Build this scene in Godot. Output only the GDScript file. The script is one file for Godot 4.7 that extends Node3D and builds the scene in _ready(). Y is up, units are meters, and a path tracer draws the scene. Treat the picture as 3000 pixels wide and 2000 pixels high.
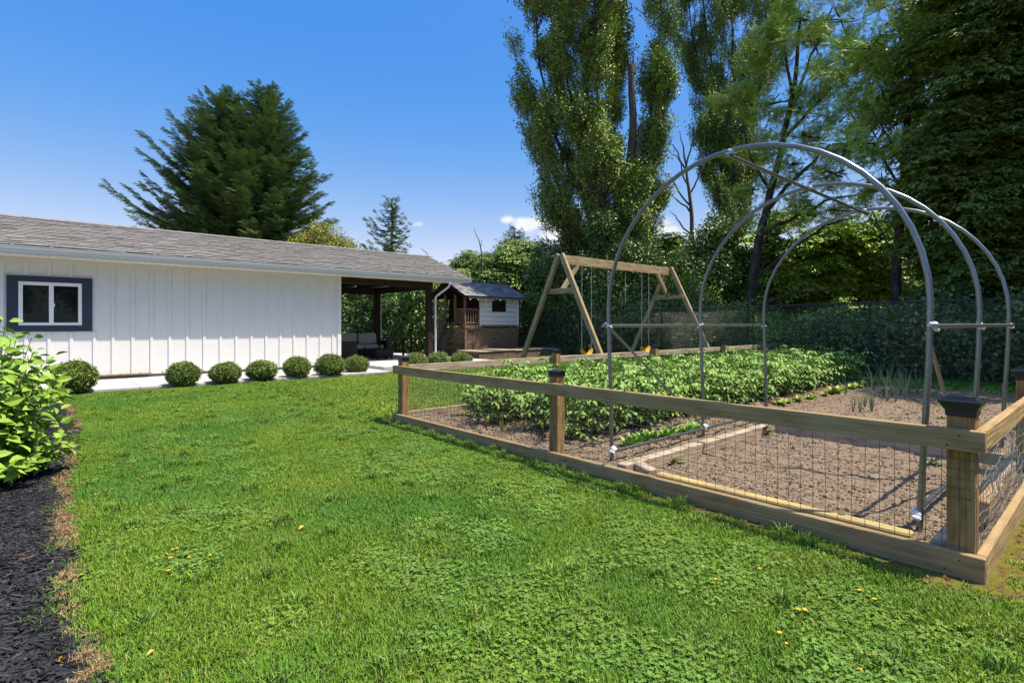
extends Node3D
# A back garden: white outbuilding with a roofed patio, fenced vegetable garden with a hoop frame, swing set, playhouse, tall trees.
# World: +X runs along the outbuilding wall (away, to the right), -Z runs along the garden's front fence (away, to the left). Metres.

const EYE := 1.3
const FPX := 1587.45
const HZ := 950.0
var FW := Vector3(0.6614, 0, -0.75)
var RT := Vector3(0.75, 0, 0.6614)
var rng := RandomNumberGenerator.new()
var M := {}
var taken := {}
var nz := FastNoiseLite.new()

# ---------------------------------------------------------------- mesh builder
class B:
	var v := PackedVector3Array()
	var n := PackedVector3Array()
	var t := PackedVector2Array()
	var c := PackedColorArray()

	func tri(a: Vector3, b: Vector3, d: Vector3, na: Vector3, nb: Vector3, nd: Vector3, ta: Vector2, tb: Vector2, td: Vector2, col: Color):
		if (b - a).cross(d - a).dot(na + nb + nd) > 0.0:
			v.append(a); v.append(d); v.append(b)
			n.append(na); n.append(nd); n.append(nb)
			t.append(ta); t.append(td); t.append(tb)
		else:
			v.append(a); v.append(b); v.append(d)
			n.append(na); n.append(nb); n.append(nd)
			t.append(ta); t.append(tb); t.append(td)
		c.append(col); c.append(col); c.append(col)

	func flat3(a: Vector3, b: Vector3, d: Vector3, col: Color):
		var nn := (d - a).cross(b - a).normalized()
		v.append(a); v.append(b); v.append(d)
		n.append(nn); n.append(nn); n.append(nn)
		t.append(Vector2(a.x, a.z)); t.append(Vector2(b.x, b.z)); t.append(Vector2(d.x, d.z))
		c.append(col); c.append(col); c.append(col)

	func quad(a: Vector3, b: Vector3, d: Vector3, e: Vector3, nn: Vector3, ta: Vector2, tb: Vector2, td: Vector2, te: Vector2, col: Color):
		tri(a, b, d, nn, nn, nn, ta, tb, td, col)
		tri(a, d, e, nn, nn, nn, ta, td, te, col)

	# chamfered box; the grain (U) follows the longest side
	func box(center: Vector3, size: Vector3, basis := Basis.IDENTITY, bev := 0.0, col := Color.WHITE, off := Vector2.ZERO, grain := -1):
		var h := size * 0.5
		var la := 0
		if size[1] > size[la]: la = 1
		if size[2] > size[la]: la = 2
		if grain >= 0: la = grain
		var o1 := (la + 1) % 3
		var o2 := (la + 2) % 3
		var uvf := func(p: Vector3) -> Vector2: return Vector2(p[la], p[o1] + p[o2] * 0.93) + off
		for k in 3:
			var a := (k + 1) % 3
			var b := (k + 2) % 3
			for s in [-1.0, 1.0]:
				var q := []
				for w in [[-1, -1], [1, -1], [1, 1], [-1, 1]]:
					var p := Vector3.ZERO
					p[k] = s * h[k]; p[a] = w[0] * (h[a] - bev); p[b] = w[1] * (h[b] - bev)
					q.append(p)
				var nn := Vector3.ZERO
				nn[k] = s
				nn = basis * nn
				quad(center + basis * q[0], center + basis * q[1], center + basis * q[2], center + basis * q[3], nn, uvf.call(q[0]), uvf.call(q[1]), uvf.call(q[2]), uvf.call(q[3]), col)
		if bev <= 0.0:
			return
		for k in 3:                      # edges parallel to axis k
			var a := (k + 1) % 3
			var b := (k + 2) % 3
			for sa in [-1.0, 1.0]:
				for sb in [-1.0, 1.0]:
					var p := []
					for w in [-1.0, 1.0]:
						var x := Vector3.ZERO
						x[k] = w * (h[k] - bev); x[a] = sa * h[a]; x[b] = sb * (h[b] - bev)
						var y := Vector3.ZERO
						y[k] = w * (h[k] - bev); y[a] = sa * (h[a] - bev); y[b] = sb * h[b]
						p.append(x); p.append(y)
					var nn := Vector3.ZERO
					nn[a] = sa; nn[b] = sb
					nn = (basis * nn).normalized()
					quad(center + basis * p[0], center + basis * p[1], center + basis * p[3], center + basis * p[2], nn, uvf.call(p[0]), uvf.call(p[1]), uvf.call(p[3]), uvf.call(p[2]), col)
		for sx in [-1.0, 1.0]:
			for sy in [-1.0, 1.0]:
				for sz in [-1.0, 1.0]:
					var s := Vector3(sx, sy, sz)
					var p := []
					for k in 3:
						var x := s * (h - Vector3.ONE * bev)
						x[k] = s[k] * h[k]
						p.append(x)
					var nn := (basis * s).normalized()
					tri(center + basis * p[0], center + basis * p[1], center + basis * p[2], nn, nn, nn, uvf.call(p[0]), uvf.call(p[1]), uvf.call(p[2]), col)

	func tube(pts: Array, radii: Array, sides := 8, col := Color.WHITE, caps := true):
		var m := pts.size()
		var prev_ring := []
		var prev_nrm := []
		var side := Vector3.ZERO
		var along := 0.0
		for i in m:
			var dir: Vector3
			if i == 0: dir = pts[1] - pts[0]
			elif i == m - 1: dir = pts[m - 1] - pts[m - 2]
			else: dir = (pts[i + 1] - pts[i]).normalized() + (pts[i] - pts[i - 1]).normalized()
			dir = dir.normalized()
			if side == Vector3.ZERO:
				side = dir.cross(Vector3.UP if absf(dir.y) < 0.9 else Vector3.RIGHT).normalized()
			else:
				side = (side - dir * side.dot(dir)).normalized()
			var other := dir.cross(side)
			var ring := []
			var nrm := []
			var r: float = radii[i] if radii.size() > 1 else radii[0]
			for k in sides:
				var a := TAU * k / sides
				var d := side * cos(a) + other * sin(a)
				nrm.append(d); ring.append(pts[i] + d * r)
			if i > 0:
				var seg: float = (pts[i] - pts[i - 1]).length()
				for k in sides:
					var l := (k + 1) % sides
					var u0 := Vector2(along, float(k) / sides * TAU * r)
					var u1 := Vector2(along, float(k + 1) / sides * TAU * r)
					var w0 := Vector2(along + seg, u0.y)
					var w1 := Vector2(along + seg, u1.y)
					tri(prev_ring[k], prev_ring[l], ring[l], prev_nrm[k], prev_nrm[l], nrm[l], u0, u1, w1, col)
					tri(prev_ring[k], ring[l], ring[k], prev_nrm[k], nrm[l], nrm[k], u0, w1, w0, col)
				along += seg
			if caps and (i == 0 or i == m - 1):
				var nn := -dir if i == 0 else dir
				for k in range(1, sides - 1):
					tri(ring[0], ring[k], ring[k + 1], nn, nn, nn, Vector2.ZERO, Vector2(0.01, 0), Vector2(0, 0.01), col)
			prev_ring = ring
			prev_nrm = nrm

	# closed outline (in the plane of axes ax, ay at origin o), extruded along ex; flat sides
	func prism(outline: Array, o: Vector3, ax: Vector3, ay: Vector3, ex: Vector3, col := Color.WHITE):
		var m := outline.size()
		var mid := Vector2.ZERO
		for p in outline: mid += p
		mid /= m
		var run := 0.0
		var el := ex.length()
		for i in m:
			var p: Vector2 = outline[i]
			var q: Vector2 = outline[(i + 1) % m]
			var e := q - p
			var nn2 := Vector2(e.y, -e.x).normalized()
			var nn := (ax * nn2.x + ay * nn2.y).normalized()
			# outline given counter-clockwise seen with ax right, ay up
			var a := o + ax * p.x + ay * p.y
			var b := o + ax * q.x + ay * q.y
			quad(a, b, b + ex, a + ex, nn, Vector2(0, run), Vector2(0, run + e.length()), Vector2(el, run + e.length()), Vector2(el, run), col)
			run += e.length()
		var idx := Geometry2D.triangulate_polygon(PackedVector2Array(outline))
		for k in range(0, idx.size(), 3):
			for f in [0.0, 1.0]:
				var w := []
				for j in 3:
					var p: Vector2 = outline[idx[k + j]]
					w.append(o + ax * p.x + ay * p.y + ex * f)
				var nn: Vector3 = ex.normalized() * (1.0 if f > 0.5 else -1.0)
				tri(w[0], w[1], w[2], nn, nn, nn, outline[idx[k]], outline[idx[k + 1]], outline[idx[k + 2]], col)

	# small folded leaf of two faces
	func leaf2(p: Vector3, dir: Vector3, side: Vector3, up: Vector3, l: float, w: float, col: Color):
		var a := p + dir * l * 0.42 + side * w * 0.5 + up * w * 0.16
		var b := p + dir * l * 0.42 - side * w * 0.5 + up * w * 0.16
		var tip := p + dir * l - up * l * 0.06
		flat3(p, a, tip, col)
		flat3(p, tip, b, col)

	# larger leaf: ten faces, folded along the midrib, arched
	func leaf8(p: Vector3, dir: Vector3, side: Vector3, up: Vector3, l: float, w: float, col: Color, arch := 0.25, fold := 0.12):
		var st := [0.0, 0.3, 0.62, 1.0]
		var wd := [0.06, 0.92, 0.8, 0.0]
		var mid := []
		var lf := []
		var rt := []
		for i in 4:
			var q: Vector3 = p + dir * (l * st[i]) - up * (l * arch * st[i] * st[i])
			mid.append(q)
			lf.append(q + side * (w * 0.5 * wd[i]) + up * (w * fold * wd[i]))
			rt.append(q - side * (w * 0.5 * wd[i]) + up * (w * fold * wd[i]))
		for i in 3:
			flat3(mid[i], lf[i], lf[i + 1], col)
			if i < 2: flat3(mid[i], lf[i + 1], mid[i + 1], col)
			flat3(mid[i], rt[i + 1], rt[i], col)
			if i < 2: flat3(mid[i], mid[i + 1], rt[i + 1], col)

	func mesh() -> ArrayMesh:
		var arr := []
		arr.resize(Mesh.ARRAY_MAX)
		arr[Mesh.ARRAY_VERTEX] = v
		arr[Mesh.ARRAY_NORMAL] = n
		arr[Mesh.ARRAY_TEX_UV] = t
		arr[Mesh.ARRAY_COLOR] = c
		var am := ArrayMesh.new()
		am.add_surface_from_arrays(Mesh.PRIMITIVE_TRIANGLES, arr)
		return am

# ---------------------------------------------------------------- scene helpers
func numbered(called: String) -> String:
	var k: int = taken.get(called, 0)
	taken[called] = k + 1
	return called if k == 0 else "%s_%03d" % [called, k]

func tag(o: Node, label: String, category: String, group := ""):
	o.set_meta("label", label)
	o.set_meta("category", category)
	if group: o.set_meta("group", group)

func thing(called: String, label: String, category: String, at := Vector3.ZERO, turn := 0.0, group := "") -> Node3D:
	var o := Node3D.new()
	o.name = numbered(called)
	add_child(o)
	o.position = at
	o.rotation.y = turn
	tag(o, label, category, group)
	return o

func part(called: String, m: Mesh, mat: Material, parent: Node, xf := Transform3D.IDENTITY) -> MeshInstance3D:
	var o := MeshInstance3D.new()
	o.name = called
	o.mesh = m
	o.material_override = mat
	o.transform = xf
	parent.add_child(o, true)
	return o

func single(called: String, m: Mesh, mat: Material, label: String, category: String, at := Vector3.ZERO, turn := 0.0, group := "") -> MeshInstance3D:
	var o := part(numbered(called), m, mat, self)
	o.position = at
	o.rotation.y = turn
	tag(o, label, category, group)
	return o

func structure(called: String, m: Mesh, mat: Material) -> MeshInstance3D:
	var o := part(called, m, mat, self)
	o.set_meta("kind", "structure")
	return o

func copy_of(o: Node3D, at: Vector3, turn: float, scl := 1.0) -> Node3D:
	var c: Node3D = o.duplicate()
	c.name = numbered(String(o.name).rstrip("0123456789").trim_suffix("_"))
	add_child(c)
	c.transform = Transform3D(Basis(Vector3.UP, turn).scaled(Vector3.ONE * scl), at)
	return c

func bx(size: Vector3, bev := 0.004, off := Vector2.ZERO, grain := -1) -> ArrayMesh:
	var b := B.new()
	b.box(Vector3.ZERO, size, Basis.IDENTITY, bev, Color.WHITE, off, grain)
	return b.mesh()

# a squared timber between two points, given cross-section (w across, h in the upright plane)
func beam(p: Vector3, q: Vector3, w: float, h: float, bev := 0.005) -> ArrayMesh:
	var b := B.new()
	var d := (q - p).normalized()
	var s := d.cross(Vector3.UP)
	if s.length() < 0.05: s = Vector3.RIGHT
	s = s.normalized()
	var u := s.cross(d).normalized()
	b.box((p + q) * 0.5, Vector3((q - p).length(), h, w), Basis(d, u, s), bev, Color.WHITE, Vector2(rng.randf() * 9.0, rng.randf() * 9.0), 0)
	return b.mesh()

func many(called: String, m: Mesh, mat: Material, xf: Array, cols: Array, parent: Node) -> MultiMeshInstance3D:
	var mm := MultiMesh.new()
	mm.transform_format = MultiMesh.TRANSFORM_3D
	mm.use_colors = true
	mm.mesh = m
	mm.instance_count = xf.size()
	var buf := PackedFloat32Array()
	buf.resize(xf.size() * 16)
	var k := 0
	for i in xf.size():
		var x: Transform3D = xf[i]
		var a := x.basis.x
		var b := x.basis.y
		var d := x.basis.z
		var o := x.origin
		var cl: Color = cols[i]
		buf[k] = a.x; buf[k + 1] = b.x; buf[k + 2] = d.x; buf[k + 3] = o.x
		buf[k + 4] = a.y; buf[k + 5] = b.y; buf[k + 6] = d.y; buf[k + 7] = o.y
		buf[k + 8] = a.z; buf[k + 9] = b.z; buf[k + 10] = d.z; buf[k + 11] = o.z
		buf[k + 12] = cl.r; buf[k + 13] = cl.g; buf[k + 14] = cl.b; buf[k + 15] = 1.0
		k += 16
	mm.buffer = buf
	var o := MultiMeshInstance3D.new()
	o.name = called
	o.multimesh = mm
	o.material_override = mat
	o.set_meta("kind", "stuff")
	parent.add_child(o, true)
	return o

func stuff_root(called: String, label: String, category: String) -> Node3D:
	var o := Node3D.new()
	o.name = called
	add_child(o)
	o.set_meta("kind", "stuff")
	tag(o, label, category)
	return o

func px(u: float, v: float, d: float) -> Vector3:      # a point at depth d along the view through a pixel of the photograph
	return Vector3(0, EYE, 0) + FW * d + RT * ((u - 1500.0) / FPX * d) + Vector3.UP * ((HZ - v) / FPX * d)

func gnd(u: float, v: float, y := 0.0) -> Vector3:      # where that view meets the ground
	return px(u, v, (EYE - y) * FPX / (v - HZ))

func rv(a: float, b: float) -> float: return rng.randf_range(a, b)
func rdir() -> Vector3:
	var z := rv(-1, 1)
	var a := rv(0, TAU)
	var r := sqrt(1.0 - z * z)
	return Vector3(r * cos(a), z, r * sin(a))
func rbasis(s: float) -> Basis:
	return Basis(Quaternion(rdir(), rv(0, TAU))).scaled(Vector3.ONE * s)
func jit(c: Color, d: float) -> Color:
	var k := rv(1.0 - d, 1.0 + d)
	return Color(c.r * k * rv(0.94, 1.06), c.g * k, c.b * k * rv(0.9, 1.1))

# ---------------------------------------------------------------- textures and materials
func grey_tex(w: int, h: int, nw: int, nh: int, freq: float, lo: float, hi: float, seed_: int, oct := 4) -> Image:
	var f := FastNoiseLite.new()
	f.seed = seed_
	f.noise_type = FastNoiseLite.TYPE_SIMPLEX_SMOOTH
	f.frequency = freq
	f.fractal_octaves = oct
	var im := f.get_seamless_image(nw, nh)
	im.convert(Image.FORMAT_L8)
	if nw != w or nh != h: im.resize(w, h, Image.INTERPOLATE_CUBIC)
	var d := im.get_data()
	for i in d.size():
		d[i] = int(clampf(lo + (hi - lo) * d[i] / 255.0, 0.0, 1.0) * 255.0)
	return Image.create_from_data(w, h, false, Image.FORMAT_L8, d)

func ramp_image(im: Image, stops: Array) -> Image:      # grey image -> colours (sRGB) along stops [[t, Color linear], ...]
	var lut := []
	for i in 256:
		var t := i / 255.0
		var c: Color = stops[0][1]
		for k in range(1, stops.size()):
			if t <= stops[k][0] or k == stops.size() - 1:
				var a: float = stops[k - 1][0]
				var f: float = clampf((t - a) / maxf(stops[k][0] - a, 0.001), 0.0, 1.0)
				c = stops[k - 1][1].lerp(stops[k][1], f)
				break
		lut.append(c.linear_to_srgb())
	var d := im.get_data()
	var out := PackedByteArray()
	out.resize(d.size() * 3)
	for i in d.size():
		var c: Color = lut[d[i]]
		out[i * 3] = int(clampf(c.r, 0, 1) * 255.0)
		out[i * 3 + 1] = int(clampf(c.g, 0, 1) * 255.0)
		out[i * 3 + 2] = int(clampf(c.b, 0, 1) * 255.0)
	return Image.create_from_data(im.get_width(), im.get_height(), false, Image.FORMAT_RGB8, out)

func mix_grey(a: Image, b: Image, share: float) -> Image:
	var x := a.get_data()
	var y := b.get_data()
	for i in x.size(): x[i] = int(x[i] * (1.0 - share) + y[i] * share)
	return Image.create_from_data(a.get_width(), a.get_height(), false, Image.FORMAT_L8, x)

func itex(im: Image) -> ImageTexture:
	im.generate_mipmaps()
	return ImageTexture.create_from_image(im)

func nmap(im: Image, strength: float) -> ImageTexture:
	var c: Image = im.duplicate()
	c.convert(Image.FORMAT_RGBA8)
	c.bump_map_to_normal_map(strength)
	return ImageTexture.create_from_image(c)

func mat(col: Color, rough := 0.8, metal := 0.0, spec := 0.5) -> StandardMaterial3D:
	var m := StandardMaterial3D.new()
	m.albedo_color = col.linear_to_srgb()
	m.roughness = rough
	m.metallic = metal
	m.metallic_specular = spec
	return m

func leafmat(back := 0.5, rough := 0.5, spec := 0.4) -> StandardMaterial3D:
	var m := mat(Color.WHITE, rough, 0.0, spec)
	m.vertex_color_use_as_albedo = true
	m.cull_mode = BaseMaterial3D.CULL_DISABLED
	m.backlight = Color(back, back * 0.95, back * 0.45)
	return m

func woodmat(stops: Array, base: Image, norm: Texture2D, uvs := Vector3(0.7, 2.6, 1), nscale := 0.6) -> StandardMaterial3D:
	var m := mat(Color.WHITE, 0.85, 0.0, 0.25)
	m.albedo_texture = itex(ramp_image(base, stops))
	m.normal_enabled = true
	m.normal_texture = norm
	m.normal_scale = nscale
	m.uv1_scale = uvs
	return m

func worldtex(stops: Array, base: Image, scale: float, rough := 0.95, bump := 0.0) -> StandardMaterial3D:
	var m := mat(Color.WHITE, rough, 0.0, 0.2)
	m.albedo_texture = itex(ramp_image(base, stops))
	m.uv1_triplanar = true
	m.uv1_world_triplanar = true
	m.uv1_scale = Vector3.ONE * scale
	if bump > 0.0:
		m.heightmap_enabled = true
		m.heightmap_texture = itex(base)
		m.heightmap_scale = bump
	return m

func C(r: float, g: float, b: float) -> Color: return Color(r, g, b)

func make_materials():
	var g1 := grey_tex(512, 256, 24, 256, 0.055, -0.1, 1.1, 11, 5)
	var g2 := grey_tex(512, 256, 128, 128, 0.03, 0.0, 1.0, 12, 4)
	var grain := mix_grey(g1, g2, 0.5)
	var gn := nmap(g1, 3.0)
	M.treated = woodmat([[0.0, C(0.19, 0.118, 0.052)], [0.3, C(0.305, 0.205, 0.098)], [0.7, C(0.39, 0.278, 0.145)], [1.0, C(0.46, 0.345, 0.20)]], grain, gn)
	M.post = woodmat([[0.0, C(0.14, 0.07, 0.024)], [0.4, C(0.28, 0.165, 0.066)], [1.0, C(0.42, 0.275, 0.125)]], grain, gn, Vector3(1.1, 4.0, 1), 0.9)
	M.swing = woodmat([[0.0, C(0.14, 0.095, 0.045)], [0.4, C(0.31, 0.235, 0.13)], [1.0, C(0.46, 0.37, 0.24)]], grain, gn)
	M.cedar = woodmat([[0.0, C(0.07, 0.044, 0.030)], [0.45, C(0.175, 0.12, 0.086)], [1.0, C(0.30, 0.225, 0.17)]], grain, gn, Vector3(0.8, 2.2, 1), 0.9)
	M.oldwood = woodmat([[0.0, C(0.16, 0.12, 0.08)], [0.45, C(0.36, 0.29, 0.21)], [1.0, C(0.52, 0.44, 0.34)]], grain, gn)
	M.yellowed = woodmat([[0.0, C(0.20, 0.14, 0.05)], [0.45, C(0.36, 0.28, 0.13)], [0.7, C(0.44, 0.35, 0.12)], [1.0, C(0.50, 0.42, 0.22)]], grain, gn)
	M.stain = woodmat([[0.0, C(0.018, 0.010, 0.008)], [0.5, C(0.035, 0.021, 0.017)], [1.0, C(0.055, 0.034, 0.028)]], grain, gn)
	M.ladder = woodmat([[0.0, C(0.05, 0.04, 0.035)], [0.5, C(0.11, 0.095, 0.085)], [1.0, C(0.17, 0.15, 0.14)]], grain, gn)
	M.bark = woodmat([[0.0, C(0.018, 0.014, 0.01)], [0.45, C(0.06, 0.048, 0.036)], [1.0, C(0.13, 0.11, 0.088)]], mix_grey(g2, g1, 0.4), gn, Vector3(0.6, 1.2, 1), 1.2)
	M.deadbark = woodmat([[0.0, C(0.05, 0.04, 0.033)], [0.5, C(0.12, 0.10, 0.085)], [1.0, C(0.22, 0.19, 0.165)]], mix_grey(g2, g1, 0.5), gn, Vector3(0.5, 1.2, 1), 1.0)
	var s1 := grey_tex(512, 512, 512, 512, 0.02, 0.0, 1.0, 21, 5)
	var s2 := grey_tex(512, 512, 512, 512, 0.09, 0.0, 1.0, 22, 4)
	M.soil = worldtex([[0.0, C(0.10, 0.070, 0.044)], [0.5, C(0.195, 0.146, 0.100)], [1.0, C(0.29, 0.225, 0.163)]], mix_grey(s1, s2, 0.55), 0.9, 0.98)
	M.clod = worldtex([[0.0, C(0.10, 0.070, 0.048)], [0.5, C(0.20, 0.147, 0.108)], [1.0, C(0.31, 0.24, 0.185)]], mix_grey(s2, s1, 0.5), 2.3, 0.98)
	M.turf = worldtex([[0.0, C(0.018, 0.022, 0.008)], [0.5, C(0.036, 0.048, 0.015)], [1.0, C(0.06, 0.075, 0.022)]], mix_grey(s1, s2, 0.4), 1.3)
	M.litter = worldtex([[0.0, C(0.03, 0.026, 0.014)], [0.5, C(0.065, 0.058, 0.03)], [1.0, C(0.12, 0.10, 0.055)]], mix_grey(s1, s2, 0.5), 0.7)
	M.mulchbase = worldtex([[0.0, C(0.010, 0.009, 0.009)], [0.5, C(0.022, 0.021, 0.021)], [1.0, C(0.05, 0.047, 0.047)]], mix_grey(s2, s1, 0.3), 2.0)
	M.edge = worldtex([[0.0, C(0.10, 0.065, 0.04)], [0.5, C(0.23, 0.165, 0.115)], [1.0, C(0.36, 0.285, 0.215)]], mix_grey(s2, s1, 0.4), 1.8, 0.98, 1.5)
	M.moss = worldtex([[0.0, C(0.05, 0.032, 0.018)], [0.3, C(0.12, 0.075, 0.035)], [0.5, C(0.14, 0.12, 0.025)], [0.72, C(0.13, 0.16, 0.02)], [1.0, C(0.22, 0.22, 0.06)]], mix_grey(s1, s2, 0.35), 1.6, 0.98, 2.0)
	M.concrete = worldtex([[0.0, C(0.34, 0.325, 0.305)], [0.5, C(0.47, 0.455, 0.435)], [1.0, C(0.57, 0.555, 0.53)]], mix_grey(s1, s2, 0.3), 0.5)
	M.foundation = worldtex([[0.0, C(0.22, 0.20, 0.175)], [0.5, C(0.34, 0.315, 0.28)], [1.0, C(0.42, 0.39, 0.35)]], mix_grey(s1, s2, 0.4), 0.8)
	M.white = worldtex([[0.0, C(0.68, 0.675, 0.66)], [0.5, C(0.705, 0.70, 0.685)], [1.0, C(0.72, 0.715, 0.70)]], s1, 0.35, 0.6)
	M.whitepaint = worldtex([[0.0, C(0.50, 0.50, 0.51)], [0.3, C(0.70, 0.70, 0.70)], [1.0, C(0.80, 0.80, 0.80)]], s1, 0.8, 0.7)
	M.soffit = mat(C(0.70, 0.68, 0.60), 0.6)
	M.gutter = mat(C(0.60, 0.62, 0.62), 0.35)
	M.vinyl = mat(C(0.82, 0.82, 0.83), 0.4)
	M.navy = mat(C(0.022, 0.034, 0.056), 0.55)
	M.dark = mat(C(0.012, 0.012, 0.013), 0.7)
	var gl := mat(C(0.015, 0.02, 0.022), 0.02, 0.0, 0.9)
	gl.transparency = BaseMaterial3D.TRANSPARENCY_ALPHA
	gl.albedo_color.a = 0.35
	M.glass = gl
	M.shingle = []
	for k in 5:
		var f: float = [1.12, 1.22, 1.3, 1.38, 1.46][k]
		var tint: Color = [C(0.156, 0.150, 0.140), C(0.163, 0.154, 0.141), C(0.163, 0.157, 0.148), C(0.168, 0.157, 0.145), C(0.168, 0.161, 0.150)][k]
		M.shingle.append(worldtex([[0.0, tint * (f * 0.62)], [0.5, tint * f], [1.0, tint * (f * 1.45)]], s2, 3.0, 0.95))
	M.playroof = []
	for k in 3:
		var f: float = [0.75, 1.0, 1.25][k]
		M.playroof.append(worldtex([[0.0, C(0.12, 0.115, 0.115) * f], [0.5, C(0.23, 0.225, 0.225) * f], [1.0, C(0.34, 0.335, 0.335) * f]], s2, 2.0, 0.85))
	var galv := mix_grey(s1, s2, 0.5)
	M.galv = worldtex([[0.0, C(0.15, 0.17, 0.185)], [0.5, C(0.23, 0.255, 0.275)], [1.0, C(0.32, 0.345, 0.365)]], galv, 3.0, 0.32)
	M.galv.metallic = 0.85
	M.wire = mat(C(0.40, 0.40, 0.39), 0.45, 0.7)
	M.wirerust = mat(C(0.16, 0.13, 0.10), 0.6, 0.4)
	M.fenceblack = mat(C(0.02, 0.021, 0.022), 0.45)
	M.chainwire = mat(C(0.07, 0.073, 0.077), 0.3, 0.4, 0.7)
	M.capblack = mat(C(0.012, 0.014, 0.022), 0.35)
	M.solar = mat(C(0.015, 0.02, 0.04), 0.08, 0.0, 0.8)
	M.tape = mat(C(0.70, 0.72, 0.73), 0.5)
	M.yellow = mat(C(0.72, 0.40, 0.015), 0.4)
	M.chain = mat(C(0.50, 0.51, 0.52), 0.35, 0.7)
	M.wicker = worldtex([[0.0, C(0.012, 0.010, 0.009)], [0.5, C(0.03, 0.026, 0.023)], [1.0, C(0.055, 0.048, 0.043)]], s2, 5.0, 0.7)
	M.cushion = worldtex([[0.0, C(0.32, 0.30, 0.28)], [1.0, C(0.46, 0.44, 0.42)]], s2, 4.0, 0.95)
	M.leaf = leafmat(0.75, 0.48, 0.35)
	M.gloss = leafmat(0.45, 0.4, 0.45)
	M.needle = leafmat(0.6, 0.55, 0.3)
	M.grass = leafmat(0.45, 0.55, 0.2)
	M.bits = mat(Color.WHITE, 0.9, 0.0, 0.25)
	M.bits.vertex_color_use_as_albedo = true
	M.bits.cull_mode = BaseMaterial3D.CULL_DISABLED
	M.chips = mat(Color.WHITE, 0.7, 0.0, 0.35)
	M.chips.vertex_color_use_as_albedo = true

# ---------------------------------------------------------------- camera, sky, sun
func make_camera_and_light():
	var cam := Camera3D.new()
	cam.name = "camera"
	cam.projection = Camera3D.PROJECTION_FRUSTUM
	cam.near = 0.05
	cam.far = 6000.0
	cam.size = cam.near * 2000.0 / FPX
	cam.frustum_offset = Vector2(0, -cam.near * 50.0 / FPX)
	cam.transform = Transform3D(Basis(RT, Vector3.UP, -FW), Vector3(0, EYE, 0))
	add_child(cam)
	cam.current = true

	var sun := DirectionalLight3D.new()
	sun.name = "sun"
	sun.light_energy = 1.6
	sun.light_color = Color(1.0, 0.955, 0.88)
	sun.light_angular_distance = 0.5
	sun.shadow_enabled = true
	sun.directional_shadow_max_distance = 80.0
	add_child(sun)
	sun.look_at_from_position(Vector3(0.31, 1.0, 0.34) * 50.0, Vector3.ZERO)

	var sky := Sky.new()
	var pan := PanoramaSkyMaterial.new()
	pan.panorama = ImageTexture.create_from_image(sky_image())
	sky.sky_material = pan
	var env := Environment.new()
	env.background_mode = Environment.BG_SKY
	env.sky = sky
	env.background_energy_multiplier = 1.0
	env.tonemap_mode = Environment.TONE_MAPPER_LINEAR
	env.tonemap_exposure = 1.52
	env.sdfgi_enabled = true
	env.ssao_enabled = true
	env.ssil_enabled = true
	var we := WorldEnvironment.new()
	we.name = "daylight"
	we.environment = env
	add_child(we)

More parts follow.
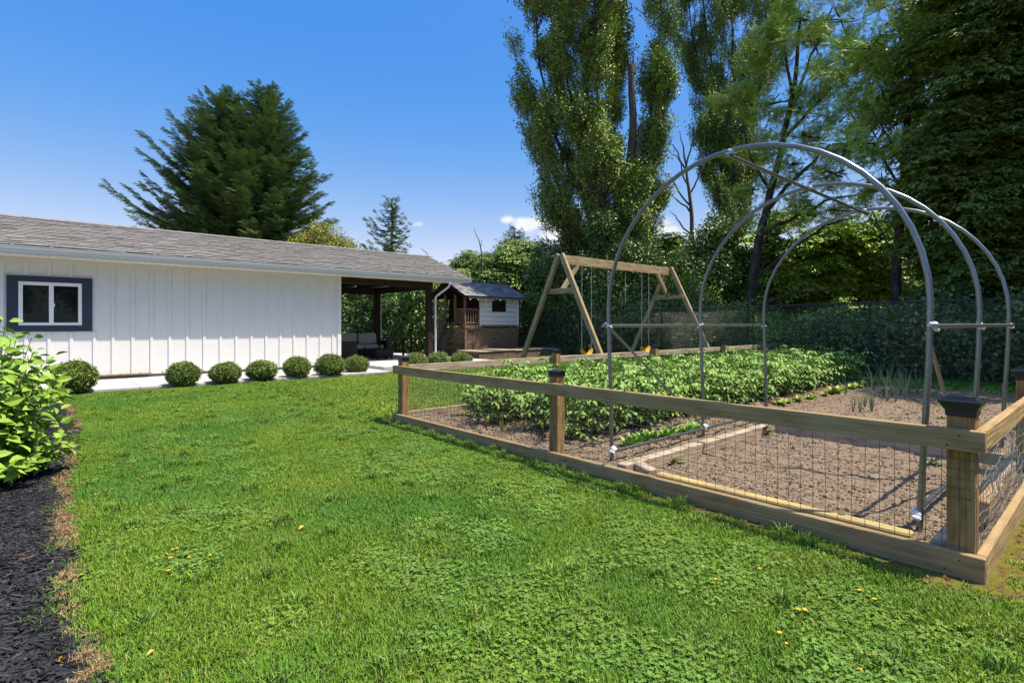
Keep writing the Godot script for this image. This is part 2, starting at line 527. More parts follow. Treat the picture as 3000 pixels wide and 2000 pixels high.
func sky_image() -> Image:
	var w := 2048
	var h := 1024
	var f := FastNoiseLite.new()
	f.seed = 5
	f.noise_type = FastNoiseLite.TYPE_SIMPLEX_SMOOTH
	f.frequency = 1.0
	f.fractal_octaves = 5
	f.fractal_gain = 0.55
	var sun := Vector3(0.31, 1.0, 0.34).normalized()
	# low fair-weather clouds: azimuth, elevation, half width, half height in degrees
	var puffs := [[43.2, 10.4, 2.6, 1.0], [46.0, 9.2, 3.2, 1.5], [41.0, 10.9, 1.0, 0.55], [57.6, 8.7, 2.3, 1.9], [60.5, 8.0, 2.5, 1.4], [1.6, 8.0, 0.9, 0.5], [35.2, 6.1, 1.0, 0.55],
		[75.0, 5.5, 5.0, 1.6], [95.0, 7.0, 6.0, 1.8], [120.0, 8.0, 7.0, 1.7], [150.0, 6.5, 6.0, 1.8], [185.0, 8.5, 7.0, 2.0], [215.0, 6.0, 5.0, 1.5], [250.0, 8.0, 6.0, 1.8], [290.0, 6.0, 6.0, 1.6], [325.0, 7.0, 5.0, 1.5], [31.5, 10.3, 1.1, 0.35]]
	var bytes := PackedFloat32Array()
	bytes.resize(w * h * 3)
	var k := 0
	for y in h:
		var el := 90.0 - (y + 0.5) / h * 180.0
		var e := maxf(el, 4.0)
		var base := Color(0.040 + 1.28 * exp(-e / 6.0), 0.172 + 0.73 * exp(-e / 8.6), 0.535 + 0.175 * exp(-e / 13.0))
		if el < 0.0:
			base = base.lerp(Color(0.10, 0.11, 0.05), clampf(-el / 4.0, 0.0, 1.0))
		var ce := cos(deg_to_rad(el))
		var se := sin(deg_to_rad(el))
		for x in w:
			var az := (x + 0.5) / w * 360.0
			var c := base
			var ar := deg_to_rad(az)
			var d := Vector3(sin(ar) * ce, se, -cos(ar) * ce)
			if el > 0.0:
				var g := maxf(d.dot(sun), 0.0)
				var glow := 0.42 * pow(g, 4.0) + 1.6 * pow(g, 40.0)
				c = Color(c.r + glow, c.g + glow * 0.95, c.b + glow * 0.85)
			if el > 0.5 and el < 14.0:
				var den := -1.0
				for p in puffs:
					var da := fposmod(az - p[0] + 180.0, 360.0) - 180.0
					if absf(da) > p[2] * 1.6: continue
					var dx: float = da / p[2]
					var dy: float = (el - p[1]) / p[3]
					if dy < 0.0: dy *= 1.35
					den = maxf(den, 1.0 - sqrt(dx * dx + dy * dy))
				if den > -0.3:
					var nn := f.get_noise_3dv(d * 20.0)
					var a := smoothstep(0.02, 0.55, den * 1.1 + nn * 0.62 - 0.10)
					if a > 0.0:
						var lum := 0.62 + 0.13 * clampf(nn * 1.6 + 0.3, 0.0, 1.0)
						c = c.lerp(Color(lum, lum * 0.985, lum * 1.0), a * 0.78)
			bytes[k] = c.r; bytes[k + 1] = c.g; bytes[k + 2] = c.b
			k += 3
	return Image.create_from_data(w, h, false, Image.FORMAT_RGBF, bytes.to_byte_array())

# ---------------------------------------------------------------- ground
func sheet(x0: float, x1: float, z0: float, z1: float, y: float) -> ArrayMesh:
	var b := B.new()
	b.quad(Vector3(x0, y, z0), Vector3(x1, y, z0), Vector3(x1, y, z1), Vector3(x0, y, z1), Vector3.UP, Vector2(x0, z0), Vector2(x1, z0), Vector2(x1, z1), Vector2(x0, z1), Color.WHITE)
	return b.mesh()

func outline_sheet(pts: Array, y: float) -> ArrayMesh:
	var b := B.new()
	var idx := Geometry2D.triangulate_polygon(PackedVector2Array(pts))
	for k in range(0, idx.size(), 3):
		var q := []
		for j in 3: q.append(Vector3(pts[idx[k + j]].x, y, pts[idx[k + j]].y))
		b.tri(q[0], q[1], q[2], Vector3.UP, Vector3.UP, Vector3.UP, pts[idx[k]], pts[idx[k + 1]], pts[idx[k + 2]], Color.WHITE)
	return b.mesh()

func edge_x(z: float) -> float:      # the lawn's ragged edge against the mulch bed
	return 0.27 + 0.10 * sin(z * 0.55 + 0.6) + 0.05 * nz.get_noise_2d(z * 60.0, 3.0) - 0.012 * (z + 6.0)

func make_ground():
	structure("ground", sheet(-2500, 2500, -2500, 2500, -0.012), M.litter)
	structure("lawn", outline_sheet([Vector2(-2.0, 14.0), Vector2(3.55, 14.0), Vector2(3.55, -6.36), Vector2(15.6, -6.36), Vector2(17.2, -20.5), Vector2(11.4, -20.5), Vector2(11.4, -13.1), Vector2(-2.0, -13.1)], 0.0), M.turf)
	# mulch bed and the bare scalped strip between it and the lawn
	var bed := []
	var strip_a := []
	var strip_b := []
	var z := -13.2
	while z < 9.0:
		bed.append(Vector2(edge_x(z) - 0.07, z))
		strip_a.append(Vector2(edge_x(z) - 0.075 - 0.04 * nz.get_noise_2d(z * 110.0, 40.0), z))
		strip_b.append(Vector2(edge_x(z) + 0.03 + 0.03 * nz.get_noise_2d(z * 130.0, 80.0), z))
		z += 0.12
	bed.append(Vector2(-6.0, 9.0)); bed.append(Vector2(-6.0, -13.2))
	structure("mulch_bed", outline_sheet(bed, 0.008), M.mulchbase)
	strip_b.reverse()
	structure("bare_edge_strip", outline_sheet(strip_a + strip_b, 0.013), M.edge)
	structure("mossy_ground", outline_sheet([Vector2(3.42, -0.62), Vector2(3.34, -0.35), Vector2(3.27, -0.15), Vector2(3.3, 0.2), Vector2(3.2, 3.0), Vector2(16.0, 3.0), Vector2(14.2, -0.45)], 0.006), M.moss)
	structure("fence_edge_soil", outline_sheet([Vector2(3.60, -6.4), Vector2(3.44, -6.4), Vector2(3.47, -5.0), Vector2(3.43, -3.6), Vector2(3.34, -2.2), Vector2(3.25, -1.3), Vector2(3.24, -0.5), Vector2(3.60, -0.4)], 0.010), M.moss)
	# concrete path along the wall, patio slab
	for k in 4:
		var x0: float = -4.0 + k * 2.8
		structure("path" if k == 0 else "path_%03d" % k, bx(Vector3(2.792, 0.06, 2.42), 0.006), M.concrete).position = Vector3(x0 + 1.4, 0.012, -14.36)
	structure("patio", bx(Vector3(4.1, 0.2, 6.9), 0.01), M.concrete).position = Vector3(9.28, 0.03, -17.0)

# ---------------------------------------------------------------- the outbuilding
func make_house():
	var x0 := -4.0
	var x1 := 6.9
	var hz := -15.6
	var t := thing("outbuilding", "white board-and-batten outbuilding with long grey shingle roof over an open patio", "building", Vector3(0, 0, hz))
	var wl := 0.13
	part("foundation", bx(Vector3(x1 - x0, 0.13, 0.2), 0.0), M.foundation, t, Transform3D(Basis(), Vector3((x0 + x1) / 2, 0.065, -0.13)))
	# wall around the window opening
	var wx0 := -0.30
	var wx1 := 0.84
	var wy0 := 1.24
	var wy1 := 2.24
	var wm := B.new()
	var top := 2.74
	for r in [[x0, wx0, wl, top], [wx1, x1, wl, top], [wx0, wx1, wl, wy0], [wx0, wx1, wy1, top]]:
		wm.box(Vector3((r[0] + r[1]) / 2, (r[2] + r[3]) / 2, -0.06), Vector3(r[1] - r[0], r[3] - r[2], 0.12))
	part("wall", wm.mesh(), M.white, t)
	part("end_wall", bx(Vector3(0.12, 2.6, 3.85), 0.0), M.white, t, Transform3D(Basis(), Vector3(x1 - 0.061, 1.43, -2.05)))
	part("back_wall", bx(Vector3(x1 - x0, 2.6, 0.12), 0.0), M.white, t, Transform3D(Basis(), Vector3((x0 + x1) / 2, 1.43, -4.04)))
	part("inner_floor", bx(Vector3(3.6, 0.02, 3.7), 0.0), M.oldwood, t, Transform3D(Basis(), Vector3(0.3, 0.14, -1.7)))
	part("inner_partition", bx(Vector3(0.1, 2.5, 3.7), 0.0), M.whitepaint, t, Transform3D(Basis(), Vector3(-1.6, 1.4, -2.05)))
	part("inner_partition", bx(Vector3(0.1, 2.5, 3.7), 0.0), M.whitepaint, t, Transform3D(Basis(), Vector3(2.2, 1.4, -2.05)))
	part("inner_ceiling", bx(Vector3(4.0, 0.05, 3.7), 0.0), M.whitepaint, t, Transform3D(Basis(), Vector3(0.3, 2.6, -2.05)))
	var bat := bx(Vector3(0.062, 1.0, 0.022), 0.003)
	var x := 0.992 - 0.377 * 13.0
	while x < x1 - 0.14:
		var segs := [[wl - 0.015, 2.70]]
		if x > -0.5 and x < 0.999: segs = [[wl - 0.015, 1.135], [2.352, 2.70]]
		if x > x0:
			for s in segs:
				part("batten", bat, M.white, t, Transform3D(Basis().scaled(Vector3(1, s[1] - s[0], 1)), Vector3(x + (0.034 if absf(x - 0.992) < 0.01 else 0.0), (s[0] + s[1]) / 2, 0.011)))
		x += 0.377
	part("corner_board", bx(Vector3(0.11, 2.6, 0.03), 0.003), M.white, t, Transform3D(Basis(), Vector3(x1 - 0.055, 1.41, 0.0152)))
	part("drip_edge", bx(Vector3(x1 - x0, 0.02, 0.035), 0.002), M.white, t, Transform3D(Basis(), Vector3((x0 + x1) / 2, wl - 0.012, -0.012)))
	# window
	var win := Node3D.new()
	win.name = "window"
	t.add_child(win)
	win.position = Vector3(0.27, 1.744, 0.0)
	for r in [[-0.717, -0.53, -0.6, 0.6], [0.53, 0.717, -0.6, 0.6], [-0.53, 0.53, 0.475, 0.6], [-0.53, 0.53, -0.6, -0.465]]:
		part("trim", bx(Vector3(r[1] - r[0], r[3] - r[2], 0.036), 0.003), M.navy, win, Transform3D(Basis(), Vector3((r[0] + r[1]) / 2, (r[2] + r[3]) / 2, 0.018)))
	for r in [[-0.54, -0.46, -0.47, 0.48], [0.465, 0.54, -0.47, 0.48], [-0.46, 0.465, 0.405, 0.48], [-0.46, 0.465, -0.47, -0.405], [-0.035, 0.045, -0.405, 0.405]]:
		part("frame", bx(Vector3(r[1] - r[0], r[3] - r[2], 0.05), 0.006), M.vinyl, win, Transform3D(Basis(), Vector3((r[0] + r[1]) / 2, (r[2] + r[3]) / 2, 0.004)))
	part("pane", bx(Vector3(0.44, 0.82, 0.006), 0.0), M.glass, win, Transform3D(Basis(), Vector3(-0.25, 0, -0.008)))
	part("pane", bx(Vector3(0.44, 0.82, 0.006), 0.0), M.glass, win, Transform3D(Basis(), Vector3(0.255, 0, -0.02)))
	part("latch", bx(Vector3(0.02, 0.07, 0.02), 0.004), M.vinyl, win, Transform3D(Basis(), Vector3(0.055, -0.02, 0.022)))
	# eaves
	var ex0 := -4.3
	var ex1 := 11.3
	var soff := part("soffit", bx(Vector3(ex1 - ex0, 0.02, 0.60), 0.0), M.soffit, t, Transform3D(Basis(), Vector3((ex0 + ex1) / 2, 2.748, 0.29)))
	for k in 70:
		part("vent_slot", bx(Vector3(0.035, 0.012, 0.018), 0.0), M.dark, soff, Transform3D(Basis(), Vector3(-7.0 + k * 0.155, -0.008, 0.20)))
	part("frieze_board", bx(Vector3(x1 - x0, 0.075, 0.028), 0.003), M.white, t, Transform3D(Basis(), Vector3((x0 + x1) / 2, 2.70, 0.0145)))
	part("fascia", bx(Vector3(ex1 - ex0, 0.17, 0.024), 0.003), M.gutter, t, Transform3D(Basis(), Vector3((ex0 + ex1) / 2, 2.83, 0.545)))
	var gp := [Vector2(0.0, 0.0), Vector2(0.055, 0.0), Vector2(0.062, 0.035), Vector2(0.085, 0.075), Vector2(0.098, 0.11), Vector2(0.10, 0.148), Vector2(0.108, 0.150), Vector2(0.108, 0.163), Vector2(0.09, 0.163), Vector2(0.085, 0.115), Vector2(0.05, 0.02), Vector2(0.006, 0.02), Vector2(0.0, 0.163), Vector2(-0.004, 0.163)]
	var gb := B.new()
	gb.prism(gp, Vector3(ex0, 2.745, 0.56), Vector3(0, 0, 1), Vector3.UP, Vector3(ex1 - ex0 - 0.02, 0, 0))
	var gut := part("gutter", gb.mesh(), M.gutter, t)
	part("end_cap", bx(Vector3(0.014, 0.17, 0.125), 0.003), M.gutter, gut, Transform3D(Basis(), Vector3(ex1 - 0.01, 2.83, 0.612)))
	for k in 26:
		part("hanger", bx(Vector3(0.03, 0.014, 0.13), 0.002), M.gutter, gut, Transform3D(Basis(), Vector3(-4.0 + k * 0.61, 2.915, 0.608)))
	# roof
	var eave := Vector3(0, 2.915, 0.56)
	var ridge := Vector3(0, 3.86, -2.0)
	var up := (ridge - eave).normalized()
	var nn := Vector3(0, -up.z, up.y)
	var sl := (ridge - eave).length()
	var dk := B.new()
	dk.box((eave + ridge) / 2 - nn * 0.035 + Vector3((ex0 + ex1) / 2, 0, 0), Vector3(ex1 - ex0, 0.03, sl), Basis(Vector3.RIGHT, nn, -up), 0.0)
	var bk := Vector3(0, 2.915, -4.56)
	var up2 := (ridge - bk).normalized()
	var n2 := Vector3(0, up2.z, -up2.y)
	if n2.y < 0: n2 = -n2
	dk.box((bk + ridge) / 2 - n2 * 0.02 + Vector3((ex0 + ex1) / 2, 0, 0), Vector3(ex1 - ex0, 0.05, sl), Basis(Vector3.RIGHT, n2, Vector3.RIGHT.cross(n2)), 0.0)
	var roof := part("roof", dk.mesh(), M.shingle[2], t)
	var widths := [0.27, 0.34, 0.42]
	var sm := []
	for w in widths:
		sm.append(bx(Vector3(w - 0.006, 0.02, 0.175), 0.0))
	var rows := []
	var courses := int(sl / 0.143)
	var tilt := 0.12
	var fb := Basis(Vector3.RIGHT, (nn * cos(tilt) + -up * -sin(tilt)).normalized(), Vector3.ZERO)
	for k in courses + 1:
		var xx := ex0 + rv(-0.3, 0.0)
		while xx < ex1:
			var wi := rng.randi() % 3
			var w: float = widths[wi]
			if xx + w > ex1 + 0.02: wi = 0
			w = widths[wi]
			if xx + w > ex1 + 0.03: break
			var s := minf(k * 0.143 + 0.0775, sl - 0.06)
			var lift := 0.015 + (0.008 if rng.randf() < 0.45 else 0.0)
			rows.append([wi, Vector3(xx + w / 2, 0, 0) + eave + up * s + nn * lift, rng.randi() % 5, xx])
			xx += w
	var by := (nn + up * tilt).normalized()
	var bas := Basis(Vector3.RIGHT, by, Vector3.RIGHT.cross(by))
	var order := range(rows.size())
	order.sort_custom(func(a, b): return absf(rows[a][1].x - 0.6) < absf(rows[b][1].x - 0.6))
	var rest := B.new()
	var cnt := 0
	for i in order:
		var r: Array = rows[i]
		if cnt < 300 and r[1].x > -1.1:
			part("shingle", sm[r[0]], M.shingle[r[2]], roof, Transform3D(bas, r[1]))
			cnt += 1
		else:
			var k: float = [0.84, 0.93, 1.0, 1.05, 1.12][r[2]]
			rest.box(r[1], Vector3(widths[r[0]] - 0.006, 0.02, 0.175), bas, 0.0, Color(k, k * 0.985, k * 0.97))
	var rm: StandardMaterial3D = M.shingle[2].duplicate()
	rm.vertex_color_use_as_albedo = true
	part("far_shingles", rest.mesh(), rm, roof).set_meta("kind", "stuff")
	var cap := bx(Vector3(0.3, 0.02, 0.15), 0.003)
	x = ex0
	while x < ex1 - 0.15:
		part("ridge_cap", cap, M.shingle[rng.randi() % 5], roof, Transform3D(Basis(Vector3.RIGHT, 0.36).rotated(Vector3.FORWARD, rv(0.01, 0.05)), ridge + Vector3(x + 0.15, 0.022, 0.055)))
		x += 0.27
	part("rake_board", beam(Vector3(ex1 - 0.01, 2.83, 0.50), Vector3(ex1 - 0.01, 3.78, -2.0), 0.022, 0.15, 0.003), M.gutter, roof)
	part("rake_board", beam(Vector3(ex1 - 0.01, 2.83, -4.5), Vector3(ex1 - 0.01, 3.78, -2.0), 0.022, 0.15, 0.003), M.gutter, roof)
	# open patio end: posts, beams, ceiling
	for p in [[10.05, -0.06], [10.17, -4.0]]:
		part("post", bx(Vector3(0.19, 2.58, 0.19), 0.006, Vector2(p[0], p[1])), M.stain, t, Transform3D(Basis(), Vector3(p[0], 1.40, p[1])))
	part("beam", bx(Vector3(3.26, 0.2, 0.14), 0.005), M.stain, t, Transform3D(Basis(), Vector3(8.53, 2.63, -0.06)))
	part("beam", bx(Vector3(3.4, 0.26, 0.14), 0.005), M.stain, t, Transform3D(Basis(), Vector3(8.6, 2.60, -4.0)))
	part("beam", bx(Vector3(0.14, 0.24, 3.74), 0.005), M.stain, t, Transform3D(Basis(), Vector3(10.1, 2.61, -2.03)))
	for k in 3:
		part("rafter", bx(Vector3(0.09, 0.16, 3.7), 0.004), M.stain, t, Transform3D(Basis(), Vector3(7.6 + k * 0.85, 2.735, -2.03)))
	part("ceiling", bx(Vector3(4.36, 0.02, 4.9), 0.0), M.soffit, t, Transform3D(Basis(), Vector3(9.1, 2.835, -1.95)))
	# downspouts
	var dsp := B.new()
	var pts := [Vector3(10.44, 2.75, 0.60), Vector3(10.44, 2.60, 0.59), Vector3(10.40, 2.53, 0.54), Vector3(10.26, 2.28, 0.11), Vector3(10.235, 2.20, 0.06), Vector3(10.235, 0.13, 0.06)]
	dsp.tube(pts, [0.036], 10)
	part("downspout", dsp.mesh(), M.gutter, t)
	dsp = B.new()
	dsp.tube([Vector3(10.33, 2.7, -4.3), Vector3(10.33, 2.5, -4.25), Vector3(10.31, 2.35, -4.0), Vector3(10.31, 0.13, -3.95)], [0.034], 8)
	part("downspout", dsp.mesh(), M.gutter, t)

# ---------------------------------------------------------------- patio furniture
func cushion(sz: Vector3) -> ArrayMesh: return bx(sz, minf(sz.x, minf(sz.y, sz.z)) * 0.28)

func make_furniture():
	var y := 0.13
	# two-seat section with its back to the hedge
	var t := thing("outdoor_sofa", "two-seat dark wicker sofa with grey cushions in front of the back post", "sofa", Vector3(8.55, y, -17.7))
	part("base", bx(Vector3(1.56, 0.26, 0.78), 0.02), M.wicker, t, Transform3D(Basis(), Vector3(0, 0.19, 0)))
	part("back_frame", bx(Vector3(1.56, 0.40, 0.1), 0.02), M.wicker, t, Transform3D(Basis(), Vector3(0, 0.53, -0.36)))
	part("arm", bx(Vector3(0.12, 0.34, 0.78), 0.02), M.wicker, t, Transform3D(Basis(), Vector3(0.79, 0.44, 0)))
	for sx in [-0.7, 0.7]:
		for sz in [-0.32, 0.32]:
			part("leg", bx(Vector3(0.06, 0.07, 0.06), 0.006), M.wicker, t, Transform3D(Basis(), Vector3(sx, 0.033, sz)))
	for sx in [-0.38, 0.36]:
		part("seat_cushion", cushion(Vector3(0.71, 0.14, 0.66)), M.cushion, t, Transform3D(Basis(), Vector3(sx, 0.39, 0.05)))
		part("back_cushion", cushion(Vector3(0.69, 0.42, 0.16)), M.cushion, t, Transform3D(Basis(Vector3.RIGHT, -0.2), Vector3(sx, 0.65, -0.24)))
	t = thing("corner_sofa", "dark wicker corner sofa with grey back cushions against the outbuilding's end wall", "sofa", Vector3(7.38, y, -17.2))
	part("base", bx(Vector3(0.78, 0.26, 1.75), 0.02), M.wicker, t, Transform3D(Basis(), Vector3(0, 0.19, 0)))
	part("back_frame", bx(Vector3(0.1, 0.40, 1.75), 0.02), M.wicker, t, Transform3D(Basis(), Vector3(-0.36, 0.53, 0)))
	part("arm", bx(Vector3(0.78, 0.36, 0.12), 0.02), M.wicker, t, Transform3D(Basis(), Vector3(0, 0.45, 0.82)))
	for sx in [-0.32, 0.32]:
		for sz in [-0.8, 0.8]:
			part("leg", bx(Vector3(0.06, 0.07, 0.06), 0.006), M.wicker, t, Transform3D(Basis(), Vector3(sx, 0.033, sz)))
	for sz in [-0.42, 0.36]:
		part("seat_cushion", cushion(Vector3(0.64, 0.14, 0.74)), M.cushion, t, Transform3D(Basis(), Vector3(0.06, 0.39, sz)))
		part("back_cushion", cushion(Vector3(0.16, 0.42, 0.72)), M.cushion, t, Transform3D(Basis(Vector3.BACK, 0.2), Vector3(-0.24, 0.65, sz)))
	t = thing("patio_table", "dark rectangular patio table beside the back post", "table", Vector3(9.55, y, -17.05))
	part("table_top", bx(Vector3(1.1, 0.035, 0.7), 0.006), M.wicker, t, Transform3D(Basis(), Vector3(0, 0.68, 0)))
	for sx in [-0.48, 0.48]:
		for sz in [-0.29, 0.29]:
			part("leg", bx(Vector3(0.06, 0.66, 0.06), 0.005), M.wicker, t, Transform3D(Basis(), Vector3(sx, 0.33, sz)))
	t = thing("ottoman", "low dark wicker ottoman in front of the grey cushioned sofa", "ottoman", Vector3(8.75, y, -16.55))
	part("base", bx(Vector3(0.62, 0.26, 0.5), 0.02), M.wicker, t, Transform3D(Basis(), Vector3(0, 0.22, 0)))
	for sx in [-0.26, 0.26]:
		for sz in [-0.2, 0.2]:
			part("leg", bx(Vector3(0.06, 0.1, 0.06), 0.006), M.wicker, t, Transform3D(Basis(), Vector3(sx, 0.05, sz)))

# ---------------------------------------------------------------- playhouse
func make_playhouse():
	var X0 := 12.5
	var X1 := 15.25
	var t := thing("playhouse", "raised brown wooden playhouse with white plank cabin, dark shingle roof and porch railing", "playhouse", Vector3(X0, 0, -17.0))
	var L := X1 - X0
	var D := 2.1
	# lower plank walls
	for k in 5:
		part("plank", bx(Vector3(L - 0.2, 0.222, 0.03), 0.004, Vector2(k * 1.7, k * 0.37)), M.cedar, t, Transform3D(Basis(), Vector3(L / 2 + 0.04, 0.14 + k * 0.228, 0.0)))
		part("plank", bx(Vector3(0.03, 0.222, D - 0.16), 0.004, Vector2(k * 2.3, k * 0.6)), M.cedar, t, Transform3D(Basis(), Vector3(0.0, 0.14 + k * 0.228, -D / 2)))
	for p in [[0.05, 0.012], [L - 0.02, 0.012], [0.05, -D + 0.05], [L - 0.02, -D + 0.05]]:
		part("post", bx(Vector3(0.11, 1.24, 0.11), 0.005, Vector2(p[0], 3.0 + p[1])), M.cedar, t, Transform3D(Basis(), Vector3(p[0], 0.62, p[1])))
	part("deck", bx(Vector3(L + 0.12, 0.05, D + 0.1), 0.005), M.cedar, t, Transform3D(Basis(), Vector3(L / 2, 1.262, -D / 2)))
	part("deck_trim", bx(Vector3(0.9, 0.09, 0.03), 0.004), M.cedar, t, Transform3D(Basis(), Vector3(0.42, 1.19, 0.072)))
	# cabin with white planks
	var cx0 := 0.74
	var cx1 := L + 0.06
	var cw := cx1 - cx0
	part("cabin_wall", bx(Vector3(0.06, 1.08, D - 0.1), 0.0), M.stain, t, Transform3D(Basis(), Vector3(cx0 + 0.03, 1.80, -D / 2)))
	part("cabin_wall", bx(Vector3(0.06, 1.08, D - 0.1), 0.0), M.whitepaint, t, Transform3D(Basis(), Vector3(cx1 - 0.03, 1.80, -D / 2)))
	part("cabin_wall", bx(Vector3(cw - 0.13, 1.08, 0.05), 0.0), M.stain, t, Transform3D(Basis(), Vector3((cx0 + cx1) / 2, 1.80, -D + 0.06)))
	var wl := cx0 + 0.64
	var wr := cx0 + 1.36
	var ph := 0.185
	for k in 6:
		var y := 1.245 + ph * 0.5 + k * (ph + 0.012) - 0.02
		var tl := Basis(Vector3.RIGHT, 0.05)
		if k >= 3:
			part("plank", bx(Vector3(wl - cx0, ph, 0.02), 0.003), M.whitepaint, t, Transform3D(tl, Vector3((cx0 + wl) / 2, y, 0.03)))
			part("plank", bx(Vector3(cx1 - wr, ph, 0.02), 0.003), M.whitepaint, t, Transform3D(tl, Vector3((cx1 + wr) / 2, y, 0.03)))
			if k == 5: part("plank", bx(Vector3(wr - wl, ph * 0.5, 0.02), 0.003), M.whitepaint, t, Transform3D(tl, Vector3((wl + wr) / 2, y + 0.05, 0.03)))
		else:
			part("plank", bx(Vector3(cw, ph, 0.02), 0.003), M.whitepaint, t, Transform3D(tl, Vector3((cx0 + cx1) / 2, y, 0.03)))
	for xx in [cx0 + 0.03, cx1 - 0.03]:
		part("corner_board", bx(Vector3(0.07, 1.12, 0.026), 0.003), M.whitepaint, t, Transform3D(Basis(), Vector3(xx, 1.79, 0.054)))
	var win := Node3D.new()
	win.name = "window"
	t.add_child(win)
	win.position = Vector3((wl + wr) / 2, 2.03, 0.04)
	for r in [[-0.36, -0.31, -0.2, 0.2], [0.31, 0.36, -0.2, 0.2], [-0.31, 0.31, 0.15, 0.2], [-0.31, 0.31, -0.2, -0.15]]:
		part("frame", bx(Vector3(r[1] - r[0], r[3] - r[2], 0.05), 0.004), M.stain, win, Transform3D(Basis(), Vector3((r[0] + r[1]) / 2, (r[2] + r[3]) / 2, 0.0)))
	part("pane", bx(Vector3(0.62, 0.30, 0.006), 0.0), M.glass, win, Transform3D(Basis(), Vector3(0, 0, -0.005)))
	# porch: posts, rails, balusters on the front and on the ladder side
	for p in [[0.03, 0.03], [0.03, -0.62], [0.03, -1.3], [0.03, -D + 0.03]]:
		part("porch_post", bx(Vector3(0.08, 1.2, 0.08), 0.004), M.cedar, t, Transform3D(Basis(), Vector3(p[0], 1.88, p[1])))
	for y in [1.36, 1.90]:
		part("rail", bx(Vector3(0.68, 0.05, 0.05), 0.004), M.cedar, t, Transform3D(Basis(), Vector3(0.40, y, 0.045)))
		part("rail", bx(Vector3(0.05, 0.05, 0.56), 0.004), M.cedar, t, Transform3D(Basis(), Vector3(0.03, y, -0.30)))
		part("rail", bx(Vector3(0.05, 0.05, 0.68), 0.004), M.cedar, t, Transform3D(Basis(), Vector3(0.03, y, -1.68)))
	for k in 5: part("baluster", bx(Vector3(0.035, 0.5, 0.035), 0.003), M.cedar, t, Transform3D(Basis(), Vector3(0.17 + k * 0.125, 1.63, 0.045)))
	for k in 4: part("baluster", bx(Vector3(0.035, 0.5, 0.035), 0.003), M.cedar, t, Transform3D(Basis(), Vector3(0.03, 1.63, -0.11 - k * 0.12)))
	for k in 4: part("baluster", bx(Vector3(0.035, 0.5, 0.035), 0.003), M.cedar, t, Transform3D(Basis(), Vector3(0.03, 1.63, -1.46 - k * 0.13)))
	# roof, ridge along X
	var ey := 2.40
	var ry := 3.06
	var ez := 0.28
	var rz := -D / 2
	var ex0 := -0.16
	var ex1 := L + 0.30
	var deck := B.new()
	for s in [1.0, -1.0]:
		var e := Vector3((ex0 + ex1) / 2, ey, ez if s > 0 else -D - 0.28)
		var r := Vector3((ex0 + ex1) / 2, ry, rz)
		var up: Vector3 = (r - e).normalized()
		var nn := up.cross(Vector3.RIGHT) * -1.0
		if nn.y < 0: nn = -nn
		deck.box((e + r) / 2 - nn * 0.02, Vector3(ex1 - ex0, 0.03, (r - e).length()), Basis(Vector3.RIGHT, nn, Vector3.RIGHT.cross(nn)), 0.0)
	var roof := part("roof", deck.mesh(), M.stain, t)
	var e := Vector3(0, ey, ez)
	var r := Vector3(0, ry, rz)
	var up := (r - e).normalized()
	var nn := Vector3(0, -up.z, up.y)
	var by := (nn + up * 0.10).normalized()
	var bas := Basis(Vector3.RIGHT, by, Vector3.RIGHT.cross(by))
	var sm := bx(Vector3(0.225, 0.016, 0.26), 0.002)
	for k in 7:
		var xx := ex0 + (0.0 if k % 2 == 0 else -0.115)
		while xx < ex1 - 0.05:
			var c := clampf(xx + 0.115, ex0 + 0.1, ex1 - 0.1)
			part("shingle", sm, M.playroof[rng.randi() % 3], roof, Transform3D(bas, Vector3(c, 0, 0) + e + up * (0.10 + k * 0.205) + nn * (0.014 + rv(0, 0.006))))
			xx += 0.23
	part("ridge_cap", bx(Vector3(ex1 - ex0, 0.03, 0.2), 0.006), M.playroof[1], roof, Transform3D(Basis(), r + Vector3((ex0 + ex1) / 2, 0.02, 0)))
	part("eave_trim", bx(Vector3(ex1 - ex0 - 0.2, 0.05, 0.03), 0.004), M.oldwood, roof, Transform3D(Basis(), Vector3((ex0 + ex1) / 2 + 0.1, ey - 0.055, ez - 0.03)))
	for zz in [0.26, -D - 0.26]:
		part("barge_board", beam(Vector3(ex0 + 0.015, ey - 0.05, zz), Vector3(ex0 + 0.015, ry - 0.05, rz), 0.03, 0.13), M.stain, roof)
	# ladder
	var lad := Node3D.new()
	lad.name = "ladder"
	t.add_child(lad)
	var a := Vector3(-0.62, 0.0, 0)
	var c := Vector3(0.0, 1.40, 0)
	for zz in [-0.72, -1.18]:
		part("stringer", beam(a + Vector3(0, 0, zz), c + Vector3(0, 0, zz), 0.045, 0.13), M.ladder, lad)
	for k in 6:
		part("rung", bx(Vector3(0.10, 0.035, 0.41), 0.004), M.ladder, lad, Transform3D(Basis(), a.lerp(c, 0.12 + k * 0.155) + Vector3(0, 0, -0.95)))
	# string of bulbs along the eave
	var sl := thing("string_lights", "string of small clear bulbs hung along the playhouse eave", "string lights", Vector3(X0, 2.33, -16.74))
	var wp := []
	for k in 33:
		wp.append(Vector3(-0.1 + 3.05 * k / 32.0, -0.035 * absf(sin(k * PI / 4.0)), 0.035))
	var wb := B.new()
	wb.tube(wp, [0.005], 4)
	part("cord", wb.mesh(), M.dark, sl)
	var bb := SphereMesh.new()
	bb.radius = 0.026
	bb.height = 0.062
	bb.radial_segments = 8
	bb.rings = 4
	for k in 8:
		part("bulb", bb, M.tape, sl, Transform3D(Basis(), wp[k * 4 + 2] + Vector3(0, -0.035, 0)))
	# low box of boards in front
	var sb := thing("sandbox", "low covered wooden sandbox in front of the playhouse", "sandbox", Vector3(11.9, 0, -15.3))
